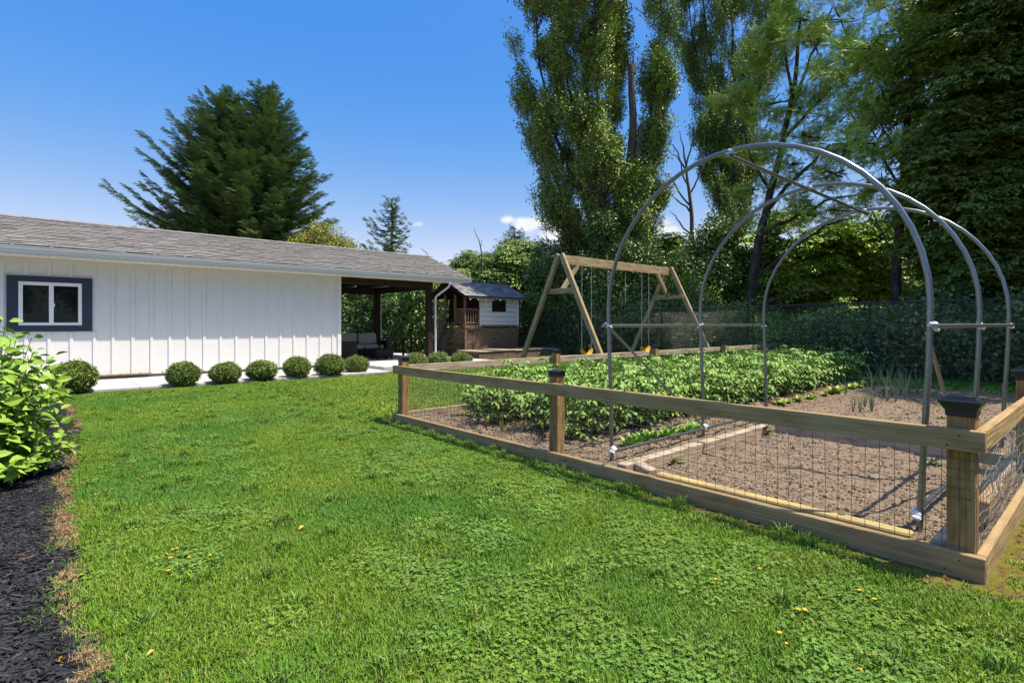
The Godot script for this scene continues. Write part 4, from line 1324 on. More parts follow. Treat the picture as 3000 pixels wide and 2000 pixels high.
func make_vegetables():
	var protos := []
	for k in 5: protos.append(potato_mesh(40 + k))
	var lab := "leafy green potato plant growing in the dense potato bed"
	var rows := [-3.95, -4.6, -5.25, -5.85]
	for ri in rows.size():
		var x := 4.32 + 0.18 * (ri % 2)
		while x < 14.3 - (0.0 if ri > 0 else 0.3):
			var pr: Array = protos[rng.randi() % 5]
			var zz: float = rows[ri] + rv(-0.07, 0.07) - (0.25 * clampf((x - 9.0) / 5.0, 0.0, 1.0) if ri == 0 else 0.0)
			var xx := x + rv(-0.05, 0.05)
			var t := thing("potato_plant", lab, "plant", Vector3(xx, soil_h(xx, zz) - 0.01, zz), rv(0, TAU), "potato plants")
			t.scale = Vector3.ONE * rv(0.92, 1.2)
			part("stems", pr[0], M.leaf, t)
			part("leaves", pr[1], M.leaf, t)
			x += rv(0.36, 0.44)
	# lettuces and salad rows
	var let := []
	for k in 3: let.append(rosette(13, 0.13, 0.09, 0.15, 1.2, Color(0.30, 0.38, 0.06), 0.25))
	for k in 16:
		var x := 8.7 + k * 0.29
		var z := -3.55 + rv(-0.05, 0.05)
		if k in [3, 7]: continue
		single("lettuce", let[k % 3], M.leaf, "yellow-green lettuce in the salad row beyond the hoop legs", "lettuce", Vector3(x, soil_h(x, z), z), rv(0, TAU), "lettuces in the far salad row").scale = Vector3.ONE * rv(0.7, 1.35)
	var sal := []
	for k in 3: sal.append(rosette(11, 0.10, 0.045, 0.5, 1.3, Color(0.19, 0.35, 0.06), 0.2))
	for k in 15:
		var x := 4.62 + k * 0.098
		var z := -3.38 + rv(-0.04, 0.04)
		single("salad_seedling", sal[k % 3], M.leaf, "bright green salad seedling in the row beside the hoop frame's base pipe", "plant", Vector3(x, soil_h(x, z) - 0.005, z), rv(0, TAU), "salad seedlings by the base pipe").scale = Vector3.ONE * rv(1.1, 1.7)
	var on := []
	for k in 4: on.append(onion_mesh())
	for q in [[2440, 1140], [2470, 1135], [2500, 1125], [2525, 1130], [2545, 1120], [2590, 1165], [2615, 1170], [2640, 1165], [2665, 1160], [2690, 1165], [2580, 1120], [2500, 1215], [2520, 1220], [2555, 1215], [2535, 1205], [2600, 1185], [2625, 1190], [2655, 1180], [2610, 1130], [2640, 1125], [2480, 1160], [2560, 1150]]:
		var g := gnd(q[0], q[1])
		single("onion_plant", on[rng.randi() % 4], M.leaf, "thin upright onion shoots growing in bare soil", "plant", Vector3(g.x, soil_h(g.x, g.z) - 0.01, g.z), rv(0, TAU), "onion plants").scale = Vector3.ONE * rv(0.8, 1.25)
	var ch := rosette(16, 0.19, 0.11, 0.25, 1.25, Color(0.075, 0.16, 0.035), 0.3)
	var sm := rosette(8, 0.12, 0.05, 0.4, 1.2, Color(0.16, 0.23, 0.05), 0.25)
	for q in [[2228, 1278, 1.0, 0, "broad-leaved chard plant at the end of the pale bed timber"], [1975, 1368, 0.95, 1, "spindly seedling beside the wood block behind the front fence"], [2120, 1322, 0.45, 1, "tiny seedling alone in the raked soil by the pale bed timber"], [2520, 1290, 0.6, 1, "small seedling under the front top rail in raked soil"], [2737, 1372, 0.8, 1, "pale green seedling beside the front right hoop leg"], [2760, 1235, 0.8, 1, "light green seedling behind the corner post's flat cap"], [1842, 1360, 0.55, 1, "small weed at the foot of the near left hoop leg"]]:
		var g := gnd(q[0], q[1])
		single("seedling", ch if q[3] == 0 else sm, M.leaf, q[4], "plant", Vector3(g.x, soil_h(g.x, g.z) - 0.008, g.z), rv(0, TAU)).scale = Vector3.ONE * q[2]
	# grassy weeds at the front of the potato bed
	for q in [[1425, 1265], [1470, 1275], [1400, 1250]]:
		var g := gnd(q[0], q[1])
		var b := B.new()
		for k in 26:
			var a := rv(0, TAU)
			var o := Vector3(cos(a), 0, sin(a))
			var hh := rv(0.08, 0.2)
			var ln := rv(0.02, 0.12)
			b.leaf8(o * 0.01, (o * ln + Vector3.UP * hh).normalized(), o.cross(Vector3.UP), o, hh, 0.007, jit(Color(0.26, 0.27, 0.08), 0.3), 0.2, 0.0)
		single("grass_weed", b.mesh(), M.leaf, "dry tuft of grass weed in the potato bed's front edge", "weed", Vector3(g.x, soil_h(g.x, g.z), g.z), 0.0, "grass weeds at the potato bed edge")

# ---------------------------------------------------------------- chain-link fence
func make_chainlink():
	var a := Vector3(13.75, 0, 2.2)
	var e := Vector3(16.9, 0, -19.4)
	var d := (e - a).normalized()
	var L := (e - a).length()
	var H := 1.8
	var t := thing("chain_link_fence", "tall black chain-link fence in front of the trees", "fence", a)
	var n := int(L / 2.9)
	for k in n + 1:
		var b := B.new()
		var p := d * (L * k / n)
		b.tube([p, p + Vector3.UP * (H + 0.03)], [0.032], 10)
		var po := part("post", b.mesh(), M.fenceblack, t)
		var c := B.new()
		c.tube([p + Vector3.UP * (H + 0.03), p + Vector3.UP * (H + 0.06)], [0.036, 0.015], 10)
		part("post_cap", c.mesh(), M.fenceblack, po)
	for k in n:
		var b := B.new()
		var p := d * (L * k / n)
		b.tube([p + Vector3.UP * H, d * (L * (k + 1) / n) + Vector3.UP * H], [0.021], 8)
		part("top_rail", b.mesh(), M.fenceblack, t)
	var side := d.cross(Vector3.UP).normalized() * 0.02
	var w := B.new()
	var step := 0.078
	var s := -H
	while s < L:
		for dirn in [1.0, -1.0]:
			var s0: float = s if dirn > 0 else s + H
			var y0 := 0.03
			var s1: float = s0 + dirn * (H - 0.03)
			var y1 := H
			# clip to the run
			var t0 := 0.0
			var t1 := 1.0
			var ds: float = s1 - s0
			for lim in [0.0, L]:
				var q: float = (lim - s0) / ds
				if (lim == 0.0) == (ds > 0): t0 = maxf(t0, q)
				else: t1 = minf(t1, q)
			if t1 - t0 < 0.02: continue
			var o: Vector3 = side * (0.12 if dirn > 0 else -0.12)
			w.tube([d * lerpf(s0, s1, t0) + Vector3.UP * lerpf(y0, y1, t0) - side + o, d * lerpf(s0, s1, t1) + Vector3.UP * lerpf(y0, y1, t1) - side + o], [0.0025], 4, Color.WHITE, false)
		s += step
	part("wire_mesh", w.mesh(), M.chainwire, t).set_meta("kind", "stuff")

# ---------------------------------------------------------------- foliage pieces
func spray(seed_: int, n: int, l: float, w: float, r: float, droop: float, col: Color, big := false) -> ArrayMesh:
	var g := RandomNumberGenerator.new()
	g.seed = seed_
	var b := B.new()
	for i in n:
		var z := g.randf_range(-1, 1)
		var a := g.randf_range(0, TAU)
		var q := sqrt(1 - z * z)
		var o := Vector3(q * cos(a), z, q * sin(a))
		var p := o * (r * pow(g.randf(), 0.5) * 0.85)
		var d := (o * 0.8 + Vector3(g.randf_range(-1, 1), g.randf_range(-0.8, 0.8) - droop, g.randf_range(-1, 1))).normalized()
		var up := Vector3(g.randf_range(-0.8, 0.8), 1.0, g.randf_range(-0.8, 0.8))
		up = (up - d * up.dot(d)).normalized()
		var k := g.randf_range(0.75, 1.28)
		var cc := Color(col.r * k * g.randf_range(0.92, 1.1), col.g * k, col.b * k)
		var ll := l * g.randf_range(0.75, 1.2)
		if big: b.leaf8(p, d, d.cross(up), up, ll, ll * w / l, cc, 0.18, 0.1)
		else: b.leaf2(p, d, d.cross(up), up, ll, ll * w / l, cc)
	return b.mesh()

func locust_spray(seed_: int, col: Color) -> ArrayMesh:
	var g := RandomNumberGenerator.new()
	g.seed = seed_
	var b := B.new()
	for i in 6:
		var a := g.randf_range(0, TAU)
		var o := Vector3(cos(a), g.randf_range(-0.5, 0.35), sin(a)).normalized()
		var p := Vector3(g.randf_range(-0.2, 0.2), g.randf_range(-0.12, 0.12), g.randf_range(-0.2, 0.2))
		var s := o.cross(Vector3.UP).normalized()
		var up := s.cross(o)
		var k := g.randf_range(0.75, 1.3)
		var cc := Color(col.r * k, col.g * k, col.b * k)
		var rl := g.randf_range(0.22, 0.34)
		for j in 7:
			var t := (j + 1.0) / 7.0
			var q := p + o * rl * t - Vector3.UP * 0.10 * t * t
			for sd in [-1.0, 1.0]:
				var d: Vector3 = (s * sd + o * 0.35 - Vector3.UP * g.randf_range(0.0, 0.5)).normalized()
				b.leaf2(q, d, o, up, 0.062, 0.032, cc)
	return b.mesh()

func frond(seed_: int, col: Color) -> ArrayMesh:       # flat needled bough about one metre long, pointing along +X, side twigs hanging
	var g := RandomNumberGenerator.new()
	g.seed = seed_
	var b := B.new()
	var tw := func(p: Vector3, d: Vector3, l: float):
		var s := d.cross(Vector3.UP).normalized()
		var u := s.cross(d)
		var m := maxi(3, int(l / 0.055))
		for i in m:
			var q: Vector3 = p + d * (l * i / m) - Vector3.UP * 0.10 * l * pow(float(i) / m, 2.0)
			for sd in [-1.0, 1.0]:
				var k := g.randf_range(0.65, 1.3)
				var nd: Vector3 = (s * sd * 0.75 + d * 0.8 + u * g.randf_range(-0.35, 0.5)).normalized()
				b.leaf2(q, nd, d, u, 0.10 * g.randf_range(0.8, 1.3), 0.055, Color(col.r * k, col.g * k, col.b * k))
		b.leaf2(p + d * l * 0.9, d, s, u, 0.13, 0.05, Color(col.r * 1.25, col.g * 1.25, col.b * 1.1))
	tw.call(Vector3.ZERO, Vector3(1, 0.1, 0).normalized(), 0.95)
	for i in 9:
		var t := 0.08 + 0.82 * i / 9.0
		for sd in [-1.0, 1.0]:
			var d := Vector3(0.8, g.randf_range(-0.55, 0.0), sd * g.randf_range(0.55, 0.95)).normalized()
			tw.call(Vector3(t, t * 0.1, 0), d, (0.5 - 0.36 * t) * g.randf_range(0.7, 1.2))
	return b.mesh()

func bough(seed_: int, l: float, w: float, col: Color, n := 11) -> ArrayMesh:   # flat drooping spray of leaves about a metre across, facing up
	var g := RandomNumberGenerator.new()
	g.seed = seed_
	var b := B.new()
	for tw in 5:
		var a0 := (tw - 2) * 0.5 + g.randf_range(-0.15, 0.15)
		var o := Vector3(cos(a0), 0, sin(a0))
		var ln := g.randf_range(0.65, 1.0) * (1.0 - 0.12 * absf(tw - 2))
		b.tube([Vector3.ZERO, o * ln * 0.5 + Vector3.UP * 0.03, o * ln - Vector3.UP * 0.13], [0.008, 0.005, 0.002], 3, Color(0.08, 0.065, 0.045), false)
		for i in n:
			var t := 0.2 + 0.8 * (i + g.randf()) / n
			var p := o * ln * t + Vector3.UP * (0.05 * t - 0.17 * t * t + g.randf_range(-0.04, 0.03))
			var a := a0 + (1.0 if i % 2 == 0 else -1.0) * g.randf_range(0.3, 1.3)
			var d := Vector3(cos(a), g.randf_range(-0.75, -0.05), sin(a)).normalized()
			var up := Vector3(g.randf_range(-0.45, 0.45), 1.0, g.randf_range(-0.45, 0.45))
			up = (up - d * up.dot(d)).normalized()
			var k := g.randf_range(0.72, 1.3)
			var ll := l * g.randf_range(0.6, 1.25)
			b.leaf2(p, d, d.cross(up), up, ll, ll * w / l, Color(col.r * k * g.randf_range(0.92, 1.1), col.g * k, col.b * k))
	return b.mesh()

func poplar_twig(seed_: int, col: Color) -> ArrayMesh:   # leafy upright shoot about 1.3 m long, growing along +Y
	var g := RandomNumberGenerator.new()
	g.seed = seed_
	var b := B.new()
	b.tube([Vector3.ZERO, Vector3(0.05, 0.6, 0.02), Vector3(0.03, 1.25, 0)], [0.009, 0.006, 0.002], 3, Color(0.10, 0.09, 0.06), false)
	for sh in 4:
		var a0 := g.randf_range(0, TAU)
		var y0 := 0.15 + 0.28 * sh
		var o := Vector3(cos(a0), 0, sin(a0))
		for i in 10:
			var t := (i + 1) / 10.0
			var p := Vector3(0, y0, 0) + o * (0.30 * t) + Vector3.UP * 0.42 * t
			if sh == 3: p = Vector3(0.03, 0.7 + 0.6 * t, 0)
			var a := g.randf_range(0, TAU)
			var d := Vector3(cos(a), g.randf_range(-0.9, 0.15), sin(a)).normalized()
			var up := (Vector3(cos(a), 0.9, sin(a)) + Vector3(g.randf_range(-0.7, 0.7), 0, g.randf_range(-0.7, 0.7)))
			up = (up - d * up.dot(d)).normalized()
			var k := g.randf_range(0.7, 1.35)
			var l := g.randf_range(0.07, 0.11)
			b.leaf2(p + d * 0.03, d, d.cross(up), up, l, l * 0.85, Color(col.r * k, col.g * k, col.b * k))
	return b.mesh()

# sprays spread through ellipsoids; clumped so that parts of the crown shade others
func scatter(xf: Array, cols: Array, c: Vector3, r: Vector3, n: int, clumps: int, cr: float, s0: float, s1: float, tint: Color, shell := 0.45, layered := false):
	var cc := []
	for i in clumps:
		cc.append(c + rdir() * pow(rng.randf(), shell) * r)
	for i in n:
		var q: Vector3 = cc[rng.randi() % clumps] + rdir() * (cr * pow(rng.randf(), 0.6)) * Vector3(1, 0.8, 1)
		if layered:
			var out := q - c
			var ya := atan2(-out.z, out.x) + rv(-0.9, 0.9)
			xf.append(Transform3D(Basis(Vector3.UP, ya) * Basis.from_euler(Vector3(rv(-0.35, 0.35), 0, rv(-0.45, 0.15))).scaled(Vector3.ONE * rv(s0, s1)), q))
		else:
			xf.append(Transform3D(rbasis(rv(s0, s1)), q))
		cols.append(jit(tint, 0.16))

func limb(b: B, pts: Array, r0: float, r1: float, sides := 7, wob := 0.06):
	var out := []
	var rad := []
	var m := pts.size() - 1
	for i in m:
		for j in 4:
			var t := (i + j / 4.0) / m
			var p: Vector3 = pts[i].lerp(pts[i + 1], j / 4.0)
			if i + j > 0: p += rdir() * wob
			out.append(p)
			rad.append(lerpf(r0, r1, t))
	out.append(pts[m]); rad.append(r1)
	b.tube(out, rad, sides)

func rel(pts: Array, o: Vector3) -> Array:
	var q := []
	for p in pts: q.append(p - o)
	return q

func plant_tree(called: String, label: String, category: String, base: Vector3, trunk: B, bark: Material, xf: Array, cols: Array, m: Mesh, lm: Material, group := "") -> Node3D:
	var t := thing(called, label, category, base, 0.0, group)
	if trunk and trunk.v.size(): part("trunk", trunk.mesh(), bark, t)
	if xf.size():
		var moved := []
		for x in xf: moved.append(Transform3D(x.basis, x.origin - base))
		many("crown", m, lm, moved, cols, t)
	return t

func on_ground(p: Vector3) -> Vector3: return Vector3(p.x, 0, p.z)

# ---------------------------------------------------------------- trees
func make_conifer(called: String, label: String, base: Vector3, leaders: Array, low: float, spread: float, fr: Mesh, tint: Color, branches: int, skew: Vector3, flen: float, full := 2.0, group := ""):
	var xf := []
	var cols := []
	var tr := B.new()
	for L in leaders:                      # [foot offset, height, share of spread]
		var foot: Vector3 = base + L[0]
		var topp := foot + Vector3(L[3], L[1], 0)
		limb(tr, rel([foot, foot.lerp(topp, 0.5), topp], base), 0.02 * L[1], 0.02, 8, 0.03)
		for i in branches:
			var t := pow((i + rng.randf()) / branches, 0.85)
			var y := lerpf(low, L[1] - 0.15, t)
			var a := i * 2.399 + rv(-0.5, 0.5)
			var o := Vector3(cos(a), 0, sin(a))
			var prof := 0.08 + 0.92 * minf(1.0, full * (1.0 - t))
			var ln: float = (0.2 + spread * L[2] * prof * rv(0.6, 1.15)) * (1.0 + skew.dot(o))
			var p0 := foot.lerp(topp, y / L[1])
			var rise := lerpf(0.02, 0.40, t) + 1.6 * maxf(0.0, skew.dot(o))
			var nseg := maxi(3, int(ln / (flen * 0.30)))
			var pts := []
			for k in 5:
				var q := k / 4.0
				pts.append(p0 + o * ln * q + Vector3.UP * (ln * (rise * q * q) - 0.13 * ln * sin(q * PI)))
			limb(tr, rel(pts, base), 0.02 + 0.012 * ln, 0.008, 4, 0.02)
			for k in nseg:
				var q := lerpf(0.12, 0.97, float(k) / (nseg - 1))
				var fi := minf(q * 4.0, 3.999)
				var p: Vector3 = pts[int(fi)].lerp(pts[int(fi) + 1], fi - int(fi))
				var tan: Vector3 = (pts[int(fi) + 1] - pts[int(fi)]).normalized()
				var sd := tan.cross(Vector3.UP).normalized()
				for rep in 3:
					var d: Vector3 = (tan + sd * [0.0, 0.85, -0.85][rep] + rdir() * 0.25 + Vector3.DOWN * 0.22).normalized()
					var s: Vector3 = d.cross(Vector3.UP).normalized()
					var u: Vector3 = s.cross(d)
					var sc := flen * rv(0.6, 1.0) * lerpf(1.0, 0.7, q) * (0.45 + 0.55 * minf(1.0, ln / 2.0))
					xf.append(Transform3D(Basis(d * sc, u * sc, s * sc), p + rdir() * 0.08))
					cols.append(jit(tint, 0.2))
	plant_tree(called, label, "tree", base, tr, M.bark, xf, cols, fr, M.needle, group)

func poplar(called: String, label: String, base: Vector3, stems: Array, d: float, sp: Mesh, tint: Color, dens: float, trunk_r: float):
	var xf := []
	var cols := []
	var tr := B.new()
	for s in stems:                # [[[u, v] ...], depth offset, foliage radius start, foliage radius end, first leafy share]
		var pts := []
		for q in s[0]: pts.append(px(q[0], q[1], d + s[1]))
		limb(tr, rel(pts, base), trunk_r * s[5], 0.02, 7, 0.05)
		var m := pts.size() - 1
		var total := 0.0
		for i in m: total += (pts[i + 1] - pts[i]).length()
		var n := int(total * dens)
		var knots := []
		for k in int(total * 3.4):
			var t: float = lerpf(s[4], 1.0, rng.randf())
			var fi := minf(t * m, m - 0.001)
			var p: Vector3 = pts[int(fi)].lerp(pts[int(fi) + 1], fi - int(fi))
			var rr: float = lerpf(s[2], s[3], t) * 1.62
			var o := rdir()
			o.y = absf(o.y) * 0.9
			var tip: Vector3 = p + o.normalized() * Vector3(1, 1.2, 1) * rr * pow(rng.randf(), 0.5)
			knots.append([tip, Vector3(o.x, 0, o.z)])
			if k % 3 == 0: tr.tube([p - base + Vector3(0, -0.3, 0), tip - base], [0.018, 0.006], 3, Color.WHITE, false)
		if knots.is_empty(): continue
		for k in n:
			var kn: Array = knots[rng.randi() % knots.size()]
			var o: Vector3 = kn[1]
			var ud := (Vector3.UP * 1.0 + o * rv(0.15, 0.6) + rdir() * 0.25).normalized()
			var sd := ud.cross(rdir()).normalized()
			var sc := rv(0.7, 1.15)
			xf.append(Transform3D(Basis(sd * sc, ud * sc, sd.cross(ud) * sc), kn[0] + rdir() * 0.25 - ud * 0.55))
			cols.append(jit(tint, 0.18))
	plant_tree(called, label, "tree", base, tr, M.bark, xf, cols, sp, M.leaf)

func blob_tree(called: String, label: String, base: Vector3, limbs: Array, blobs: Array, sp: Mesh, tint: Color, lm: Material, bark: Material = null, twigs := 0, group := "", layered := false):
	# limbs: [[Vector3...], r0, r1]; blobs: [centre, radii, sprays, clumps, clump radius, scale]
	var xf := []
	var cols := []
	var tr := B.new()
	for l in limbs: limb(tr, rel(l[0], base), l[1], l[2], 7, 0.04)
	for q in blobs:
		scatter(xf, cols, q[0], q[1], q[2], q[3], q[4], q[5] * 0.75, q[5] * 1.2, tint, 0.45, layered)
		for k in twigs:
			var dd := rdir()
			var tip: Vector3 = q[0] + dd * q[1] * 0.85
			tr.tube([q[0] - base - dd * q[1] * 0.4, (q[0] + tip) / 2 - base + rdir() * 0.15, tip - base], [0.03, 0.02, 0.007], 4, Color.WHITE, false)
	plant_tree(called, label, "tree", base, tr, bark if bark else M.bark, xf, cols, sp, lm, group)

func make_trees():
	var green := Color(0.085, 0.135, 0.026)
	var fr := frond(3, Color(0.185, 0.265, 0.105))
	# the big double-headed fir behind the roof, and the small one
	var fb := on_ground(px(705, 950, 36))
	make_conifer("fir_tree", "huge dark fir with two tops rising behind the grey shingle roof", fb, [[RT * -0.9, 16.6, 1.0, -0.1], [RT * 1.35 + FW * 0.4, 17.3, 0.85, 0.15]], 2.6, 5.1, fr, Color(1, 1, 1), 245, RT * -0.07, 1.15, 1.8)
	var fs := on_ground(px(1148, 950, 34))
	make_conifer("fir_tree", "small slender fir standing behind the patio end of the roof", fs, [[Vector3.ZERO, 9.2, 1.0, 0.0]], 2.2, 2.7, fr, Color(1, 1, 1), 60, RT * -0.12, 0.8, 1.1)
	var ft := on_ground(px(1508, 950, 44))
	make_conifer("fir_tree", "distant fir tip showing above the bushy tree behind the playhouse", ft, [[Vector3.ZERO, 9.1, 1.0, 0.0]], 2.0, 3.2, fr, Color(1, 1, 1), 60, Vector3.ZERO, 0.95, 1.1)
	# yellow-green tree over the roof
	var sp := spray(71, 26, 0.11, 0.055, 0.42, 0.35, Color(0.34, 0.35, 0.07))
	var yb := on_ground(px(955, 950, 30))
	blob_tree("broadleaf_tree", "yellow-green broadleaf tree peeking over the roof beside the huge fir", yb, [[[yb, px(950, 720, 30)], 0.16, 0.05]], [[px(945, 712, 30), Vector3(1.15, 1.2, 1.0), 260, 22, 0.4, 1.0], [px(1005, 735, 30), Vector3(1.0, 0.75, 0.9), 170, 14, 0.4, 1.0], [px(905, 760, 30), Vector3(1.2, 1.4, 1.0), 200, 14, 0.5, 1.0]], sp, Color(1, 1, 1), M.leaf, null, 3)
	# bushy tree behind the playhouse
	sp = bough(72, 0.115, 0.08, Color(0.21, 0.325, 0.065))
	var hb := on_ground(px(1500, 950, 29))
	blob_tree("hazel_tree", "dense mid-green bushy tree right behind the playhouse", hb, [[[hb, px(1490, 850, 29), px(1470, 760, 29)], 0.14, 0.04], [[hb, px(1540, 830, 29), px(1560, 740, 29)], 0.11, 0.04]],
		[[px(1480, 800, 29), Vector3(1.7, 1.5, 1.5), 750, 60, 0.45, 1.0], [px(1420, 850, 28.5), Vector3(1.4, 1.5, 1.3), 560, 40, 0.45, 1.0], [px(1560, 815, 29), Vector3(1.4, 1.6, 1.4), 560, 40, 0.45, 1.0], [px(1530, 748, 29.5), Vector3(1.0, 0.9, 1.0), 260, 26, 0.35, 1.0], [px(1440, 940, 28.5), Vector3(2.0, 1.5, 1.3), 560, 40, 0.5, 1.0], [px(1560, 940, 28.5), Vector3(2.0, 1.7, 1.3), 560, 40, 0.5, 1.0], [px(1390, 790, 29.5), Vector3(0.9, 1.0, 1.0), 230, 22, 0.35, 1.0]], sp, Color(1, 1, 1), M.leaf, null, 5, "", true)
	# bare twigs rising above the bushes
	var dt := B.new()
	var db := on_ground(px(1412, 950, 27))
	limb(dt, rel([db, px(1412, 745, 27), px(1405, 710, 27), px(1388, 668, 27)], db), 0.05, 0.012, 5, 0.02)
	limb(dt, rel([px(1408, 725, 27), px(1412, 700, 27)], db), 0.02, 0.01, 4, 0.01)
	single("bare_snag", dt.mesh(), M.deadbark, "thin bare dead stem sticking out above the bushy tree behind the playhouse", "dead tree", db)
	dt = B.new()
	db = on_ground(px(1268, 950, 32))
	limb(dt, rel([db, px(1268, 770, 32), px(1250, 742, 32), px(1232, 725, 32)], db), 0.05, 0.012, 5, 0.02)
	single("bare_snag", dt.mesh(), M.deadbark, "thin bare dead stem leaning over the gable end of the roof", "dead tree", db)
	# poplars
	sp = poplar_twig(73, Color(0.285, 0.375, 0.085))
	var pb := on_ground(px(1800, 950, 23))
	var st := [
		[[[1780, 930], [1745, 640], [1690, 380], [1640, 120], [1620, -180]], 0.0, 0.75, 0.95, 0.18, 1.0],
		[[[1780, 880], [1720, 600], [1630, 400], [1580, 200], [1560, -60]], -0.6, 0.7, 0.75, 0.22, 0.8],
		[[[1790, 900], [1760, 560], [1720, 250], [1700, -20], [1690, -260]], 0.7, 0.75, 1.0, 0.2, 0.9],
		[[[1770, 860], [1690, 660], [1625, 520], [1580, 380], [1560, 260]], 0.3, 0.6, 0.55, 0.3, 0.6],
		[[[1790, 850], [1765, 500], [1750, 260], [1745, 60], [1750, -150]], -0.9, 0.55, 0.75, 0.2, 0.7],
		[[[1800, 880], [1800, 560], [1800, 300], [1803, 120], [1806, 20]], 0.5, 0.28, 0.3, 0.12, 0.6],
		[[[1810, 880], [1850, 600], [1905, 380], [1930, 120], [1945, -160]], 0.4, 0.30, 0.30, 0.1, 0.7],
		[[[1810, 860], [1880, 640], [1925, 450], [1945, 300], [1950, 200]], -0.4, 0.30, 0.28, 0.12, 0.6],
		[[[1760, 800], [1690, 700], [1640, 640], [1610, 590]], 0.0, 0.5, 0.5, 0.3, 0.5],
		[[[1790, 830], [1760, 640], [1745, 480], [1700, 330]], -1.2, 0.5, 0.6, 0.35, 0.5],
		[[[1800, 880], [1905, 720], [1920, 560]], 0.3, 0.45, 0.4, 0.15, 0.5],
		[[[1820, 860], [1835, 640], [1836, 560], [1834, 500]], -0.7, 0.25, 0.2, 0.1, 0.4],
		[[[1830, 860], [1870, 660], [1872, 580], [1870, 540]], -0.8, 0.25, 0.15, 0.1, 0.4]]
	poplar("poplar_tree", "tall columnar poplar with many upright stems behind the swing set", pb, st, 23.0, sp, Color(1.0, 1.0, 1.0), 48.0, 0.12)
	# broken dead trunk inside it
	var sb := B.new()
	var snb := on_ground(px(1850, 950, 22.6))
	limb(sb, rel([snb, px(1856, 700, 22.6), px(1850, 520, 22.6), px(1855, 340, 22.6), px(1848, 190, 22.6)], snb), 0.26, 0.12, 9, 0.05)
	for k in 5: sb.tube([px(1846 + k * 3, 215, 22.6) - snb, px(1838 + k * 6, 150 + 35 * (k % 3), 22.5 + 0.05 * k) - snb], [0.09, 0.012], 5)
	limb(sb, rel([px(1868, 640, 22.5), px(1872, 460, 22.5), px(1878, 375, 22.5)], snb), 0.24, 0.12, 8, 0.04)
	limb(sb, rel([px(1790, 640, 22.4), px(1800, 605, 22.4), px(1850, 595, 22.4)], snb), 0.05, 0.03, 5, 0.03)
	single("dead_trunk", sb.mesh(), M.deadbark, "thick broken-off dead trunk standing among the tall poplar's stems", "dead tree", snb)
	# leafless small tree between the poplars
	var lb := B.new()
	var lbb := on_ground(px(2030, 950, 24))
	limb(lb, rel([lbb, px(2025, 640, 24), px(2012, 480, 24), px(1992, 380, 24)], lbb), 0.13, 0.012, 7, 0.06)
	for q in [[[2020, 600], [1960, 520], [1945, 500]], [[2015, 540], [1985, 460], [1955, 440]], [[2012, 480], [2030, 400], [2035, 375]], [[2020, 570], [2060, 480], [2065, 400]], [[2024, 690], [1985, 640], [1960, 615]], [[2012, 500], [1975, 430], [1965, 420]], [[2022, 620], [1970, 570], [1940, 560]]]:
		limb(lb, rel([px(q[0][0], q[0][1], 24), px(q[1][0], q[1][1], 24), px(q[2][0], q[2][1], 24)], lbb), 0.045, 0.008, 5, 0.06)
	single("bare_tree", lb.mesh(), M.deadbark, "leafless grey branching tree in the sky gap between the two poplars", "dead tree", lbb)
	pb = on_ground(px(2140, 950, 27))
	sp = poplar_twig(74, Color(0.235, 0.325, 0.08))
	st = [
		[[[2140, 930], [2135, 600], [2110, 340], [2070, 100], [2050, -160]], 0.0, 0.75, 0.95, 0.18, 1.0],
		[[[2140, 880], [2125, 560], [2080, 320], [2030, 120], [2010, -60]], 0.6, 0.6, 0.8, 0.25, 0.7],
		[[[2140, 880], [2150, 520], [2150, 240], [2140, -20], [2135, -220]], -0.5, 0.75, 1.0, 0.22, 0.9],
		[[[2145, 860], [2175, 560], [2210, 300], [2225, 60], [2230, -160]], 0.5, 0.6, 0.9, 0.25, 0.8],
		[[[2140, 860], [2110, 620], [2090, 480], [2060, 380]], -0.4, 0.5, 0.5, 0.3, 0.5],
		[[[2145, 840], [2165, 640], [2190, 460], [2200, 300]], 0.9, 0.5, 0.6, 0.25, 0.5]]
	poplar("poplar_tree", "dark upright poplar beside the feathery locust tree", pb, st, 27.0, sp, Color(1, 1, 1), 40.0, 0.15)
	# locust trees: feathery leaves on spreading limbs
	var ls := locust_spray(75, Color(0.32, 0.44, 0.08))
	var d := 19.0
	var ob := on_ground(px(2195, 950, d))
	var lim := [
		[[ob, px(2205, 800, d), px(2245, 620, d), px(2290, 430, d), px(2325, 250, d), px(2345, 60, d)], 0.19, 0.05],
		[[px(2245, 620, d), px(2330, 520, d - 0.5), px(2430, 430, d - 1.0), px(2560, 400, d - 1.4)], 0.08, 0.02],
		[[px(2300, 400, d), px(2400, 300, d - 0.6), px(2500, 180, d - 1.0)], 0.07, 0.02],
		[[px(2320, 270, d), px(2300, 130, d + 0.4), px(2270, 20, d + 0.6)], 0.06, 0.02],
		[[px(2225, 690, d), px(2320, 640, d - 0.4), px(2420, 590, d - 0.8), px(2560, 560, d - 1.0)], 0.08, 0.02],
		[[px(2260, 560, d), px(2200, 460, d + 0.5), px(2170, 340, d + 0.8)], 0.06, 0.02],
		[[px(2320, 330, d), px(2380, 160, d - 0.2), px(2440, 20, d - 0.4)], 0.06, 0.02],
		[[px(2205, 830, d), px(2300, 740, d - 0.6), px(2420, 660, d - 1.2), px(2500, 640, d - 1.6)], 0.07, 0.02],
		[[px(2205, 900, d - 0.3), px(2330, 855, d - 1.0), px(2450, 850, d - 1.6)], 0.06, 0.03]]
	var bl := []
